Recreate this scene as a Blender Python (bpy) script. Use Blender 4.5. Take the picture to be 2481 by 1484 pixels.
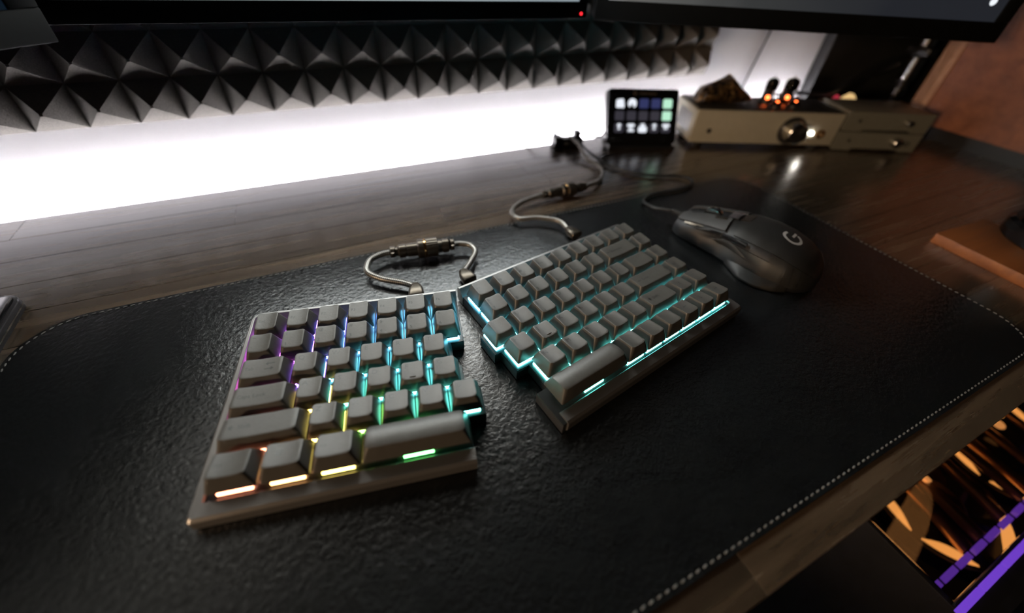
import bpy, bmesh, math, random
from mathutils import Vector, Matrix

for o in list(bpy.data.objects):
    bpy.data.objects.remove(o, do_unlink=True)
scene = bpy.context.scene
COL = scene.collection
MM = 0.001
R = math.radians
rnd = random.Random(7)

# ------------------------------------------------------------------ camera
cam_d = bpy.data.cameras.new('camera')
cam_d.sensor_fit = 'HORIZONTAL'
cam_d.sensor_width = 36.0
cam_d.lens = 977.49 / 2481 * 36.0
cam_d.shift_y = -85 / 2481
cam_d.clip_start = 0.005
cam_d.clip_end = 50
cam_d.dof.use_dof = True
cam_d.dof.focus_distance = 0.28
cam_d.dof.aperture_fstop = 2.5
cam = bpy.data.objects.new('camera', cam_d)
COL.objects.link(cam)
_r = Vector((0.90621091, -0.42045048, 0.04475695))
_u = Vector((0.23616567, 0.59111414, 0.77123916))
_f = Vector((0.35072435, 0.68833529, -0.63497005))
cam.matrix_world = Matrix(((_r.x, _u.x, -_f.x, 0), (_r.y, _u.y, -_f.y, 0), (_r.z, _u.z, -_f.z, 0.22348), (0, 0, 0, 1)))
scene.camera = cam

# ------------------------------------------------------------------ world, lamps, exposure
world = bpy.data.worlds.new('room_dark')
scene.world = world
world.use_nodes = True
world.node_tree.nodes['Background'].inputs[0].default_value = (0.55, 0.5, 0.42, 1)
world.node_tree.nodes['Background'].inputs[1].default_value = 0.010

def area_light(name, loc, target, size, size_y, power, color):
    d = bpy.data.lights.new(name, 'AREA')
    d.shape = 'RECTANGLE'
    d.size = size
    d.size_y = size_y
    d.energy = power
    d.color = color
    o = bpy.data.objects.new(name, d)
    COL.objects.link(o)
    o.location = loc
    o.rotation_euler = (Vector(target) - Vector(loc)).to_track_quat('-Z', 'Y').to_euler()
    return o

# unseen warm lamp left of the desk, cone narrowed to keep off the foam
lamp_d = bpy.data.lights.new('warm_lamp_light', 'SPOT')
lamp_d.energy = 42.0
lamp_d.color = (1.0, 0.68, 0.42)
lamp_d.spot_size = R(27)
lamp_d.spot_blend = 0.6
lamp_d.shadow_soft_size = 0.07
lamp = bpy.data.objects.new('warm_lamp_light', lamp_d)
COL.objects.link(lamp)
lamp.location = (-1.2, -0.3, 0.33)
lamp.rotation_euler = (Vector((0.38, 0.10, 0.03)) - Vector((-1.2, -0.3, 0.33))).to_track_quat('-Z', 'Y').to_euler()

vs = scene.view_settings
vs.view_transform = 'Standard'
vs.look = 'None'
vs.exposure = 0.0
vs.gamma = 1.0
vs.use_curve_mapping = False
scene.cycles.use_denoising = True
scene.cycles.max_bounces = 4
scene.cycles.diffuse_bounces = 2
scene.cycles.glossy_bounces = 2
scene.cycles.transmission_bounces = 4
scene.cycles.caustics_reflective = False
scene.cycles.caustics_refractive = False
scene.cycles.use_adaptive_sampling = True
scene.cycles.adaptive_threshold = 0.1
scene.cycles.adaptive_min_samples = 16
scene.cycles.sample_clamp_indirect = 4.0

# ------------------------------------------------------------------ materials
def new_mat(name):
    m = bpy.data.materials.new(name)
    m.use_nodes = True
    nt = m.node_tree
    b = nt.nodes['Principled BSDF']
    return m, nt, b

def noise(nt, scale, detail=4, rough=0.5, coord='Object', vec_scale=None):
    tc = nt.nodes.new('ShaderNodeTexCoord')
    n = nt.nodes.new('ShaderNodeTexNoise')
    n.inputs['Scale'].default_value = scale
    n.inputs['Detail'].default_value = detail
    n.inputs['Roughness'].default_value = rough
    if vec_scale:
        mp = nt.nodes.new('ShaderNodeMapping')
        mp.inputs['Scale'].default_value = vec_scale
        nt.links.new(tc.outputs[coord], mp.inputs[0])
        nt.links.new(mp.outputs[0], n.inputs['Vector'])
    else:
        nt.links.new(tc.outputs[coord], n.inputs['Vector'])
    return n

def ramp(nt, fac, stops):
    r = nt.nodes.new('ShaderNodeValToRGB')
    els = r.color_ramp.elements
    while len(els) < len(stops):
        els.new(0.5)
    for e, (p, c) in zip(els, stops):
        e.position = p
        e.color = (*c, 1)
    nt.links.new(fac, r.inputs[0])
    return r

def bump(nt, b, height, strength, dist):
    bp = nt.nodes.new('ShaderNodeBump')
    bp.inputs['Strength'].default_value = strength
    bp.inputs['Distance'].default_value = dist
    nt.links.new(height, bp.inputs['Height'])
    nt.links.new(bp.outputs[0], b.inputs['Normal'])
    return bp

def plain(name, col, rough=0.5, metal=0.0, spec=0.5, var=0.12, nscale=60.0, bstr=0.0, bscale=1500.0, bdist=0.0001):
    m, nt, b = new_mat(name)
    n = noise(nt, nscale)
    lo = tuple(c * (1 - var) for c in col)
    hi = tuple(min(1, c * (1 + var)) for c in col)
    r = ramp(nt, n.outputs[0], [(0.3, lo), (0.7, hi)])
    nt.links.new(r.outputs[0], b.inputs['Base Color'])
    b.inputs['Roughness'].default_value = rough
    b.inputs['Metallic'].default_value = metal
    b.inputs['Specular IOR Level'].default_value = spec
    if bstr:
        n2 = noise(nt, bscale, 3)
        bump(nt, b, n2.outputs[0], bstr, bdist)
    return m

def emit(name, col, strength, base=(0.02, 0.02, 0.02), rough=0.3):
    m, nt, b = new_mat(name)
    b.inputs['Base Color'].default_value = (*base, 1)
    b.inputs['Roughness'].default_value = rough
    b.inputs['Emission Color'].default_value = (*col, 1)
    b.inputs['Emission Strength'].default_value = strength
    return m

M = {}
M['cap'] = plain('keycap_pbt', (0.075, 0.071, 0.064), 0.42, spec=0.5, var=0.06, nscale=300, bstr=0.4, bscale=800, bdist=0.00015)
M['legend'] = plain('legend_print', (0.008, 0.008, 0.008), 0.32, spec=0.55)
M['case'] = plain('case_aluminium', (0.21, 0.203, 0.198), 0.35, metal=0.65, var=0.04, bstr=0.05, bscale=3000, bdist=0.00003)
M['case_base'] = plain('case_base', (0.035, 0.035, 0.036), 0.35, spec=0.5)
M['plate'] = plain('plate', (0.03, 0.034, 0.036), 0.28, metal=0.3)
M['switch'] = plain('switch_housing', (0.03, 0.03, 0.03), 0.3)
M['black_plastic'] = plain('black_plastic', (0.016, 0.016, 0.017), 0.35)
M['black_gloss'] = plain('black_gloss', (0.008, 0.008, 0.009), 0.12)
M['monitor_black'] = plain('monitor_black', (0.004, 0.004, 0.004), 0.65, spec=0.08)
M['rubber'] = plain('rubber', (0.012, 0.012, 0.012), 0.7)
M['cable_black'] = plain('cable_black', (0.012, 0.012, 0.012), 0.5)
M['gunmetal'] = plain('gunmetal', (0.10, 0.085, 0.068), 0.33, metal=0.85, var=0.08, nscale=200)
M['brass'] = plain('brass', (0.75, 0.45, 0.2), 0.2, metal=1.0)
M['chrome'] = plain('chrome', (0.55, 0.54, 0.52), 0.18, metal=1.0)
M['amp_alu'] = plain('amp_aluminium', (0.58, 0.55, 0.44), 0.42, metal=0.2, var=0.04, nscale=90)
M['amp_top'] = plain('amp_top', (0.10, 0.095, 0.088), 0.38, metal=0.6)
M['wall'] = plain('wall_paint', (0.80, 0.79, 0.81), 0.7, var=0.02, nscale=30, bstr=0.1, bscale=300, bdist=0.0003)
M['dark_floor'] = plain('dark_floor', (0.05, 0.035, 0.03), 0.7)
M['dull_black'] = plain('dull_black', (0.012, 0.012, 0.011), 0.8)
M['stitch'] = plain('stitch_thread', (0.17, 0.16, 0.145), 0.7)
M['glass_dark'], _nt, _b = new_mat('smoked_glass')
_b.inputs['Base Color'].default_value = (0.55, 0.5, 0.47, 1)
_b.inputs['Transmission Weight'].default_value = 1.0
_b.inputs['Roughness'].default_value = 0.04
_b.inputs['IOR'].default_value = 1.3
M['tube_glass'], _nt, _b = new_mat('tube_glass')
_b.inputs['Base Color'].default_value = (0.95, 0.93, 0.9, 1)
_b.inputs['Transmission Weight'].default_value = 1.0
_b.inputs['Roughness'].default_value = 0.02
_b.inputs['IOR'].default_value = 1.15

# foam
def foam_mat():
    m, nt, b = new_mat('charcoal_foam')
    n = noise(nt, 900, 3, 0.7)
    r = ramp(nt, n.outputs[0], [(0.3, (0.16, 0.15, 0.14)), (0.7, (0.27, 0.255, 0.235))])
    nt.links.new(r.outputs[0], b.inputs['Base Color'])
    b.inputs['Roughness'].default_value = 0.95
    b.inputs['Specular IOR Level'].default_value = 0.1
    bump(nt, b, n.outputs[0], 0.5, 0.0006)
    return m
M['foam'] = foam_mat()

# leather mat
def leather():
    m, nt, b = new_mat('black_leather')
    n1 = noise(nt, 60, 3, 0.6)
    n1.inputs['Distortion'].default_value = 1.2
    n2 = noise(nt, 330, 4, 0.65)
    n2.inputs['Distortion'].default_value = 0.7
    v = nt.nodes.new('ShaderNodeTexVoronoi')
    v.feature = 'DISTANCE_TO_EDGE'
    v.inputs['Scale'].default_value = 260
    tc = nt.nodes.new('ShaderNodeTexCoord')
    nt.links.new(tc.outputs['Object'], v.inputs['Vector'])
    a = nt.nodes.new('ShaderNodeMath'); a.operation = 'MULTIPLY_ADD'
    a.inputs[1].default_value = 0.9
    nt.links.new(n2.outputs[0], a.inputs[0]); nt.links.new(n1.outputs[0], a.inputs[2])
    a2 = nt.nodes.new('ShaderNodeMath'); a2.operation = 'MULTIPLY_ADD'
    a2.inputs[1].default_value = 0.35
    nt.links.new(v.outputs['Distance'], a2.inputs[0]); nt.links.new(a.outputs[0], a2.inputs[2])
    r = ramp(nt, n1.outputs[0], [(0.3, (0.005, 0.0055, 0.006)), (0.75, (0.010, 0.011, 0.0115))])
    nt.links.new(r.outputs[0], b.inputs['Base Color'])
    b.inputs['Roughness'].default_value = 0.24
    b.inputs['Specular IOR Level'].default_value = 0.8
    bump(nt, b, a2.outputs[0], 0.26, 0.0013)
    return m
M['leather'] = leather()

# wood with grain along local x, tinted per board
def wood(name, dark, light, rough=0.36, tint=0.35, scale=1.0):
    m, nt, b = new_mat(name)
    oi = nt.nodes.new('ShaderNodeObjectInfo')
    tc = nt.nodes.new('ShaderNodeTexCoord')
    mp = nt.nodes.new('ShaderNodeMapping')
    mp.inputs['Scale'].default_value = (3 * scale, 60 * scale, 60 * scale)
    cmb = nt.nodes.new('ShaderNodeCombineXYZ')
    ml = nt.nodes.new('ShaderNodeMath'); ml.operation = 'MULTIPLY'; ml.inputs[1].default_value = 37.0
    nt.links.new(oi.outputs['Random'], ml.inputs[0])
    nt.links.new(ml.outputs[0], cmb.inputs[0]); nt.links.new(ml.outputs[0], cmb.inputs[1])
    nt.links.new(cmb.outputs[0], mp.inputs['Location'])
    nt.links.new(tc.outputs['Object'], mp.inputs[0])
    n = nt.nodes.new('ShaderNodeTexNoise')
    n.inputs['Scale'].default_value = 1.6
    n.inputs['Detail'].default_value = 5
    n.inputs['Roughness'].default_value = 0.62
    n.inputs['Distortion'].default_value = 0.35
    nt.links.new(mp.outputs[0], n.inputs['Vector'])
    r = ramp(nt, n.outputs[0], [(0.28, dark), (0.72, light)])
    hsv = nt.nodes.new('ShaderNodeHueSaturation')
    mr = nt.nodes.new('ShaderNodeMapRange')
    mr.inputs['To Min'].default_value = 1 - tint
    mr.inputs['To Max'].default_value = 1 + tint
    nt.links.new(oi.outputs['Random'], mr.inputs[0])
    nt.links.new(mr.outputs[0], hsv.inputs['Value'])
    nt.links.new(r.outputs[0], hsv.inputs['Color'])
    nt.links.new(hsv.outputs[0], b.inputs['Base Color'])
    rr = nt.nodes.new('ShaderNodeMapRange')
    rr.inputs['To Min'].default_value = rough - 0.07
    rr.inputs['To Max'].default_value = rough + 0.12
    nt.links.new(n.outputs[0], rr.inputs[0])
    nt.links.new(rr.outputs[0], b.inputs['Roughness'])
    b.inputs['Specular IOR Level'].default_value = 0.85
    b.inputs['Coat Weight'].default_value = 0.95 if name == 'desk_wood' else 0.0
    b.inputs['Coat Roughness'].default_value = 0.24
    b.inputs['Coat IOR'].default_value = 1.55
    bump(nt, b, n.outputs[0], 0.1, 0.0005)
    return m
M['desk_wood'] = wood('desk_wood', (0.030, 0.019, 0.011), (0.115, 0.076, 0.045), 0.24)
M['box_wood'] = wood('cabinet_wood', (0.17, 0.055, 0.022), (0.36, 0.125, 0.055), 0.42, 0.1, 0.6)
M['board_wood'] = wood('board_wood', (0.18, 0.05, 0.011), (0.36, 0.115, 0.026), 0.5, 0.1, 0.8)

# led material: colour taken from the object's own colour
def led_mat(name, strength):
    m, nt, b = new_mat(name)
    oi = nt.nodes.new('ShaderNodeObjectInfo')
    nt.links.new(oi.outputs['Color'], b.inputs['Emission Color'])
    b.inputs['Base Color'].default_value = (0.1, 0.1, 0.1, 1)
    b.inputs['Emission Strength'].default_value = strength
    return m
M['key_led'] = led_mat('key_led', 20.0)

# braided sleeve: woven along the cable using its uv map
def braid(name, c1, c2, rough, metal):
    m, nt, b = new_mat(name)
    uv = nt.nodes.new('ShaderNodeUVMap')
    mp = nt.nodes.new('ShaderNodeMapping')
    mp.inputs['Rotation'].default_value = (0, 0, R(45))
    mp.inputs['Scale'].default_value = (7, 7, 1)
    nt.links.new(uv.outputs[0], mp.inputs[0])
    ch = nt.nodes.new('ShaderNodeTexChecker')
    ch.inputs['Scale'].default_value = 1.0
    ch.inputs['Color1'].default_value = (*c1, 1)
    ch.inputs['Color2'].default_value = (*c2, 1)
    nt.links.new(mp.outputs[0], ch.inputs[0])
    nt.links.new(ch.outputs[0], b.inputs['Base Color'])
    b.inputs['Roughness'].default_value = rough
    b.inputs['Metallic'].default_value = metal
    bump(nt, b, ch.outputs['Fac'], 0.6, 0.0003)
    return m
M['braid'] = braid('silver_braid', (0.34, 0.325, 0.30), (0.10, 0.093, 0.085), 0.32, 0.5)

# ------------------------------------------------------------------ helpers
def tag(o, label=None, cat=None, group=None, kind=None):
    if label: o['label'] = label
    if cat: o['category'] = cat
    if group: o['group'] = group
    if kind: o['kind'] = kind
    return o

def empty(name, loc=(0, 0, 0), rz=0.0):
    o = bpy.data.objects.new(name, None)
    COL.objects.link(o)
    o.empty_display_size = 0.01
    o.location = Vector(loc) * MM
    o.rotation_euler = (0, 0, rz)
    return o

def place(name, me, mat, parent=None, loc=(0, 0, 0), rot=(0, 0, 0)):
    o = bpy.data.objects.new(name, me)
    COL.objects.link(o)
    if mat is not None and not me.materials:
        me.materials.append(mat if not isinstance(mat, str) else M[mat])
    if parent is not None:
        o.parent = parent
    o.location = Vector(loc) * MM
    o.rotation_euler = rot
    return o

def fin(bm, name, smooth=True, ang=35):
    bmesh.ops.recalc_face_normals(bm, faces=bm.faces)
    me = bpy.data.meshes.new(name)
    bm.to_mesh(me)
    bm.free()
    if smooth:
        for p in me.polygons:
            p.use_smooth = True
        try:
            me.set_sharp_from_angle(angle=R(ang))
        except Exception:
            pass
    return me

def bm_box(bm, x0, x1, y0, y1, z0, z1, bev=0.0, seg=2):
    vs_ = [bm.verts.new((x * MM, y * MM, z * MM)) for z in (z0, z1) for y in (y0, y1) for x in (x0, x1)]
    q = [(0, 1, 3, 2), (4, 6, 7, 5), (0, 4, 5, 1), (1, 5, 7, 3), (3, 7, 6, 2), (2, 6, 4, 0)]
    fs = [bm.faces.new([vs_[i] for i in f]) for f in q]
    if bev > 0:
        es = list({e for f in fs for e in f.edges})
        bmesh.ops.bevel(bm, geom=es, offset=bev * MM, segments=seg, affect='EDGES', profile=0.5)

def box(name, x0, x1, y0, y1, z0, z1, mat, parent=None, bev=0.6, seg=2):
    bm = bmesh.new()
    bm_box(bm, x0, x1, y0, y1, z0, z1, bev, seg)
    return place(name, fin(bm, name), mat, parent)

def bm_prism(bm, pts, z0, z1, bev=0.0):
    bot = [bm.verts.new((x * MM, y * MM, z0 * MM)) for x, y in pts]
    top = [bm.verts.new((x * MM, y * MM, z1 * MM)) for x, y in pts]
    n = len(pts)
    fs = [bm.faces.new(bot[::-1]), bm.faces.new(top)]
    for i in range(n):
        fs.append(bm.faces.new((bot[i], bot[(i + 1) % n], top[(i + 1) % n], top[i])))
    if bev > 0:
        es = [e for e in fs[1].edges]
        bmesh.ops.bevel(bm, geom=es, offset=bev * MM, segments=2, affect='EDGES', profile=0.5)

def prism(name, pts, z0, z1, mat, parent=None, bev=0.0):
    bm = bmesh.new()
    bm_prism(bm, pts, z0, z1, bev)
    return place(name, fin(bm, name), mat, parent)

def rrect(w, d, r, n=5, cx=0.0, cy=0.0):
    r = min(r, w / 2 - 0.01, d / 2 - 0.01)
    out = []
    for sx, sy, a0 in ((1, 1, 0), (-1, 1, 90), (-1, -1, 180), (1, -1, 270)):
        for i in range(n + 1):
            a = R(a0 + 90 * i / n)
            out.append((cx + sx * (w / 2 - r) + r * math.cos(a), cy + sy * (d / 2 - r) + r * math.sin(a)))
    return out

def rrect_sub(w, d, r, n, mx, my):
    """rounded rectangle with extra points along the straight sides"""
    p = rrect(w, d, r, n)
    m = n + 1
    out = []
    for c in range(4):
        out += p[c * m:(c + 1) * m]
        a, b = p[(c + 1) * m - 1], p[((c + 1) * m) % len(p)]
        k = mx if c in (0, 2) else my
        for i in range(1, k + 1):
            t = i / (k + 1)
            out.append((a[0] + (b[0] - a[0]) * t, a[1] + (b[1] - a[1]) * t))
    return out

def lathe(profile, axis='z', seg=28, cap=True):
    """profile: (position along axis, radius) in mm -> mesh"""
    bm = bmesh.new()
    rings = []
    for p, r in profile:
        ring = []
        for i in range(seg):
            a = 2 * math.pi * i / seg
            c, s = r * math.cos(a), r * math.sin(a)
            co = (c, s, p) if axis == 'z' else ((p, c, s) if axis == 'x' else (c, p, s))
            ring.append(bm.verts.new(Vector(co) * MM))
        rings.append(ring)
    for a, b in zip(rings, rings[1:]):
        for i in range(seg):
            bm.faces.new((a[i], a[(i + 1) % seg], b[(i + 1) % seg], b[i]))
    if cap:
        bm.faces.new(rings[0][::-1]); bm.faces.new(rings[-1])
    return fin(bm, 'lathe')

def catmull(pts, per=10):
    P = [Vector(p) for p in pts]
    P = [P[0] * 2 - P[1]] + P + [P[-1] * 2 - P[-2]]
    out = []
    for i in range(1, len(P) - 2):
        p0, p1, p2, p3 = P[i - 1:i + 3]
        for k in range(per):
            t = k / per
            out.append(0.5 * ((2 * p1) + (p2 - p0) * t + (2 * p0 - 5 * p1 + 4 * p2 - p3) * t * t + (3 * p1 - p0 - 3 * p2 + p3) * t ** 3))
    out.append(P[-2])
    return out

def tube_mesh(pts, rad, seg=14, per=10, smooth_path=True):
    path = catmull(pts, per) if smooth_path else [Vector(p) for p in pts]
    bm = bmesh.new()
    uvl = bm.loops.layers.uv.new('UVMap')
    rings, dist, d = [], [], 0.0
    up = Vector((0, 0, 1))
    n = None
    for i, p in enumerate(path):
        t = (path[min(i + 1, len(path) - 1)] - path[max(i - 1, 0)]).normalized()
        if n is None:
            n = t.cross(up)
            if n.length < 1e-3: n = t.cross(Vector((1, 0, 0)))
            n.normalize()
        n = (n - t * n.dot(t)).normalized()
        b = t.cross(n)
        if i: d += (p - path[i - 1]).length
        dist.append(d)
        rr = rad(i / (len(path) - 1)) if callable(rad) else rad
        rings.append([bm.verts.new((p + n * rr * math.cos(2 * math.pi * k / seg) + b * rr * math.sin(2 * math.pi * k / seg)) * MM) for k in range(seg)])
    r0 = rad(0.5) if callable(rad) else rad
    for i in range(len(rings) - 1):
        for k in range(seg):
            f = bm.faces.new((rings[i][k], rings[i][(k + 1) % seg], rings[i + 1][(k + 1) % seg], rings[i + 1][k]))
            uvs = ((k, i), (k + 1, i), (k + 1, i + 1), (k, i + 1))
            for l, (a, j) in zip(f.loops, uvs):
                l[uvl].uv = (a / seg * 2.0, dist[j] / (2 * math.pi * r0) * 2.0)
    bm.faces.new(rings[0][::-1]); bm.faces.new(rings[-1])
    return fin(bm, 'tube', ang=60)

def text_mesh(body, size):
    cu = bpy.data.curves.new('txt', 'FONT')
    cu.body = body
    cu.size = size
    cu.align_x = 'LEFT'
    cu.align_y = 'TOP_BASELINE'
    cu.resolution_u = 2
    cu.space_line = 1.0
    ob = bpy.data.objects.new('txt', cu)
    COL.objects.link(ob)
    dg = bpy.context.evaluated_depsgraph_get()
    me = bpy.data.meshes.new_from_object(ob.evaluated_get(dg))
    bpy.data.objects.remove(ob, do_unlink=True)
    bpy.data.curves.remove(cu)
    return me

_txt = {}
def text_polys(body, size):
    """(verts, faces) of lettering, in mm, origin at top-left of the first line"""
    k = (body, size)
    if k not in _txt:
        me = text_mesh(body, size)
        vv = [tuple(v.co) for v in me.vertices]
        ff = [tuple(p.vertices) for p in me.polygons]
        _txt[k] = (vv, ff)
    return _txt[k]

def merge_polys(lst):
    V_, F_ = [], []
    for (vv, ff), (dx, dy) in lst:
        o = len(V_)
        V_ += [(v[0] + dx, v[1] + dy) for v in vv]
        F_ += [tuple(i + o for i in f) for f in ff]
    return V_, F_

def flat_shape(pts):
    return ([(x, y, 0) for x, y in pts], [tuple(range(len(pts)))])

def arrow(direction, s):
    base = [(-1.0, 0.0), (-0.35, 0.5), (-0.35, 0.12), (1.0, 0.12), (1.0, -0.12), (-0.35, -0.12), (-0.35, -0.5)]
    a = {'left': 0, 'up': -90, 'right': 180, 'down': 90}[direction]
    c, sn = math.cos(R(a)), math.sin(R(a))
    return flat_shape([(s * (c * x - sn * y), s * (sn * x + c * y)) for x, y in base])

def shift_arrow(s):
    return flat_shape([(0, 1.0 * s), (-1.0 * s, 0), (-0.45 * s, 0), (-0.45 * s, -0.8 * s), (0.45 * s, -0.8 * s), (0.45 * s, 0), (1.0 * s, 0)])

# ================================================================== SETTING
# wall behind the desk
wall = box('wall_back', -1600, 2000, 512, 580, -730, 1600, 'wall', bev=0)
tag(wall, kind='structure')
floor = box('floor', -1600, 2000, -1600, 512, -770, -730, 'dark_floor', bev=0)
tag(floor, kind='structure')

# ------------------------------------------------------------------ desk of glued staves
DESK_Z = -1.5
desk = empty('butcher_block_desk', (0, 0, -730))
tag(desk, 'dark brown butcher block desk running along the white wall', 'desk')
stave_cache = {}
def stave(x0, x1, y0, y1):
    L, W_ = round(x1 - x0), round(y1 - y0, 2)
    k = (L, W_)
    if k not in stave_cache:
        bm = bmesh.new()
        bm_box(bm, -L / 2 + 0.1, L / 2 - 0.1, -W_ / 2 + 0.1, W_ / 2 - 0.1, -26, 0, 0.25, 1)
        stave_cache[k] = fin(bm, 'stave')
    place('stave', stave_cache[k], 'desk_wood', desk, ((x0 + x1) / 2, (y0 + y1) / 2, 730 + DESK_Z))
NR = 13
rw = 496.0 / NR
for i in range(NR):
    x = -760 - rnd.randint(0, 300)
    while x < 1400:
        L = rnd.choice((320, 420, 520, 640))
        stave(max(x, -760), min(x + L, 1400), -10 + i * rw, -10 + (i + 1) * rw)
        x += L
for x, y in ((-720, 30), (1360, 30), (-720, 440), (1360, 440)):
    box('leg', x - 25, x + 25, y - 25, y + 25, 0, 730 + DESK_Z - 26, 'black_plastic', desk, 2)

# led strip on the back edge of the desk, shining up the wall
strip = empty('led_light_strip', (0, 496, -20))
tag(strip, 'white led strip along the back edge of the desk lighting the wall', 'light strip')
strip.rotation_euler = (R(10), 0, 0)
box('carrier', -760, 850, 0, 1.5, -5, 5, 'black_plastic', strip, 0)
M['strip'] = emit('white_strip', (1.0, 0.965, 1.0), 170.0)
box('diffuser', -760, 850, 1.5, 3.0, -4.5, 4.5, 'strip', strip, 0)
box('clip_rail', -760, 850, -9.2, 0, -2, 1, 'black_plastic', strip, 0)

# ------------------------------------------------------------------ acoustic foam
PITCH, FB, FD = 38.6, 503.0, 20.0
def foam_panel(ix, label):
    bm = bmesh.new()
    n = 8
    x0, z0 = 580 + (ix - 2) * n * PITCH + 0.3, 70.6
    W_ = n * PITCH - 0.6
    p = W_ / n
    grid = {}
    def v(i, j):
        if (i, j) not in grid:
            grid[(i, j)] = bm.verts.new(((x0 + i * p) * MM, FB * MM, (z0 + j * p) * MM))
        return grid[(i, j)]
    for i in range(n):
        for j in range(n):
            cx, cz = x0 + (i + 0.5) * p, z0 + (j + 0.5) * p
            t = 1.1
            tip = [bm.verts.new(((cx + a * t + rnd.uniform(-.3, .3)) * MM, (FB - FD) * MM, (cz + b * t + rnd.uniform(-.3, .3)) * MM)) for a, b in ((-1, -1), (1, -1), (1, 1), (-1, 1))]
            c = [v(i, j), v(i + 1, j), v(i + 1, j + 1), v(i, j + 1)]
            for k in range(4):
                bm.faces.new((c[k], c[(k + 1) % 4], tip[(k + 1) % 4], tip[k]))
            bm.faces.new(tip)
    bk = [bm.verts.new((x * MM, 512.0 * MM, z * MM)) for x, z in ((x0, z0), (x0 + W_, z0), (x0 + W_, z0 + W_), (x0, z0 + W_))]
    edges = [[v(i, 0) for i in range(n + 1)], [v(n, j) for j in range(n + 1)], [v(i, n) for i in range(n, -1, -1)], [v(0, j) for j in range(n, -1, -1)]]
    for k in range(4):
        bm.faces.new(edges[k] + [bk[(k + 1) % 4], bk[k]])
    bm.faces.new(bk)
    o = place('acoustic_foam_panel', fin(bm, 'foam', False), 'foam')
    tag(o, label, 'foam panel', 'pyramid foam panels on the wall')
foam_panel(1, 'charcoal pyramid foam panel ending beside the bare white wall under the right monitor')
foam_panel(0, 'charcoal pyramid foam panel left of the end one, under the joint of two monitors')
foam_panel(-1, 'charcoal pyramid foam panel under the middle and left of the centre monitor')
foam_panel(-2, 'charcoal pyramid foam panel in the dark far left corner of the wall')

# thin cable hanging on the wall, added dark panel where the wall fades to dark
o = place('wall_cable', tube_mesh([(718, 510, 180), (709, 510, 126), (702, 510, 90), (695, 510, 55), (690, 510, 0), (688, 510, -80)], 1.4, 8, 5), 'cable_black')
tag(o, 'thin dark cable hanging down the bare white wall', 'cable')
dk = empty('dark_wall_panel', (866, 0, -730))
tag(dk, 'dark panel added where the wall fades to dark behind the amplifiers', 'board')
box('panel', 0, 560, 494, 508, 0, 1300, 'dull_black', dk, 3)
box('panel_edge', -6, 0, 491, 510, 0, 1300, 'black_plastic', dk, 1)

# ------------------------------------------------------------------ desk mat
mat_root = empty('desk_mat', (0, 0, 0))
tag(mat_root, 'black wrinkled leather desk mat with stitched edge under both keyboard halves', 'desk mat')
MX0, MX1, MY0, MY1 = -219.0, 480.0, 8.0, 314.0
mat_poly = rrect(MX1 - MX0, MY1 - MY0, 38, 10, (MX0 + MX1) / 2, (MY0 + MY1) / 2)
bm = bmesh.new()
bm_prism(bm, mat_poly, -1.4, 0.0, 0.5)
place('leather_sheet', fin(bm, 'leather_sheet'), 'leather', mat_root)
# stitches: a seam line inset from the edge
seam = rrect(MX1 - MX0 - 5, MY1 - MY0 - 5, 36, 14, (MX0 + MX1) / 2, (MY0 + MY1) / 2)
bm = bmesh.new()
acc, pts = 0.0, seam + [seam[0]]
STEP, LEN = 4.6, 3.3
pos = 0.0
total = 0.0
segs = []
for a, b in zip(pts, pts[1:]):
    l = math.hypot(b[0] - a[0], b[1] - a[1]); segs.append((total, l, a, b)); total += l
def at_len(s):
    for t0, l, a, b in segs:
        if t0 <= s <= t0 + l and l > 0:
            f = (s - t0) / l
            return (a[0] + (b[0] - a[0]) * f, a[1] + (b[1] - a[1]) * f), ((b[0] - a[0]) / l, (b[1] - a[1]) / l)
    return pts[0], (1, 0)
while pos < total - LEN:
    (cx, cy), (tx, ty) = at_len(pos + LEN / 2)
    sl = 0.18
    tx, ty = tx * math.cos(sl) - ty * math.sin(sl), tx * math.sin(sl) + ty * math.cos(sl)
    nx, ny = -ty, tx
    ring = []
    for s, w, h in ((-0.5, 0.2, -0.1), (-0.25, 0.5, 0.5), (0.25, 0.5, 0.5), (0.5, 0.2, -0.1)):
        px_, py_ = cx + tx * LEN * s, cy + ty * LEN * s
        ring.append([bm.verts.new(((px_ + nx * w * a) * MM, (py_ + ny * w * a) * MM, (h * b - 0.05) * MM)) for a, b in ((-1, 0), (-0.6, 0.8), (0.6, 0.8), (1, 0))])
    for r1, r2 in zip(ring, ring[1:]):
        for k in range(3):
            bm.faces.new((r1[k], r1[k + 1], r2[k + 1], r2[k]))
    pos += STEP
tag(place('stitching', fin(bm, 'stitching'), 'stitch', mat_root), kind='stuff')

# ================================================================== KEYBOARD
U = 19.05
SK = 14.0                       # underside of the keycap skirts
CAPH = [10.2, 10.4, 9.2, 8.8, 9.4, 9.4]
TILT = [4.5, 4.5, 0.5, -2.5, -6.5, -9.0]
PLATE = 9.0

def top_dims(w):
    return w * U - 0.95 - 6.0, 13.4

def top_z(x, y, w, row, space):
    tw, td = top_dims(w)
    h = CAPH[row] + y * math.tan(R(TILT[row]))
    if space:
        return h - 1.3 * (2 * y / td) ** 2 * 0.9 + 0.2
    return h - 0.75 + 0.75 * min(1.0, (2 * x / tw) ** 2)

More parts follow.
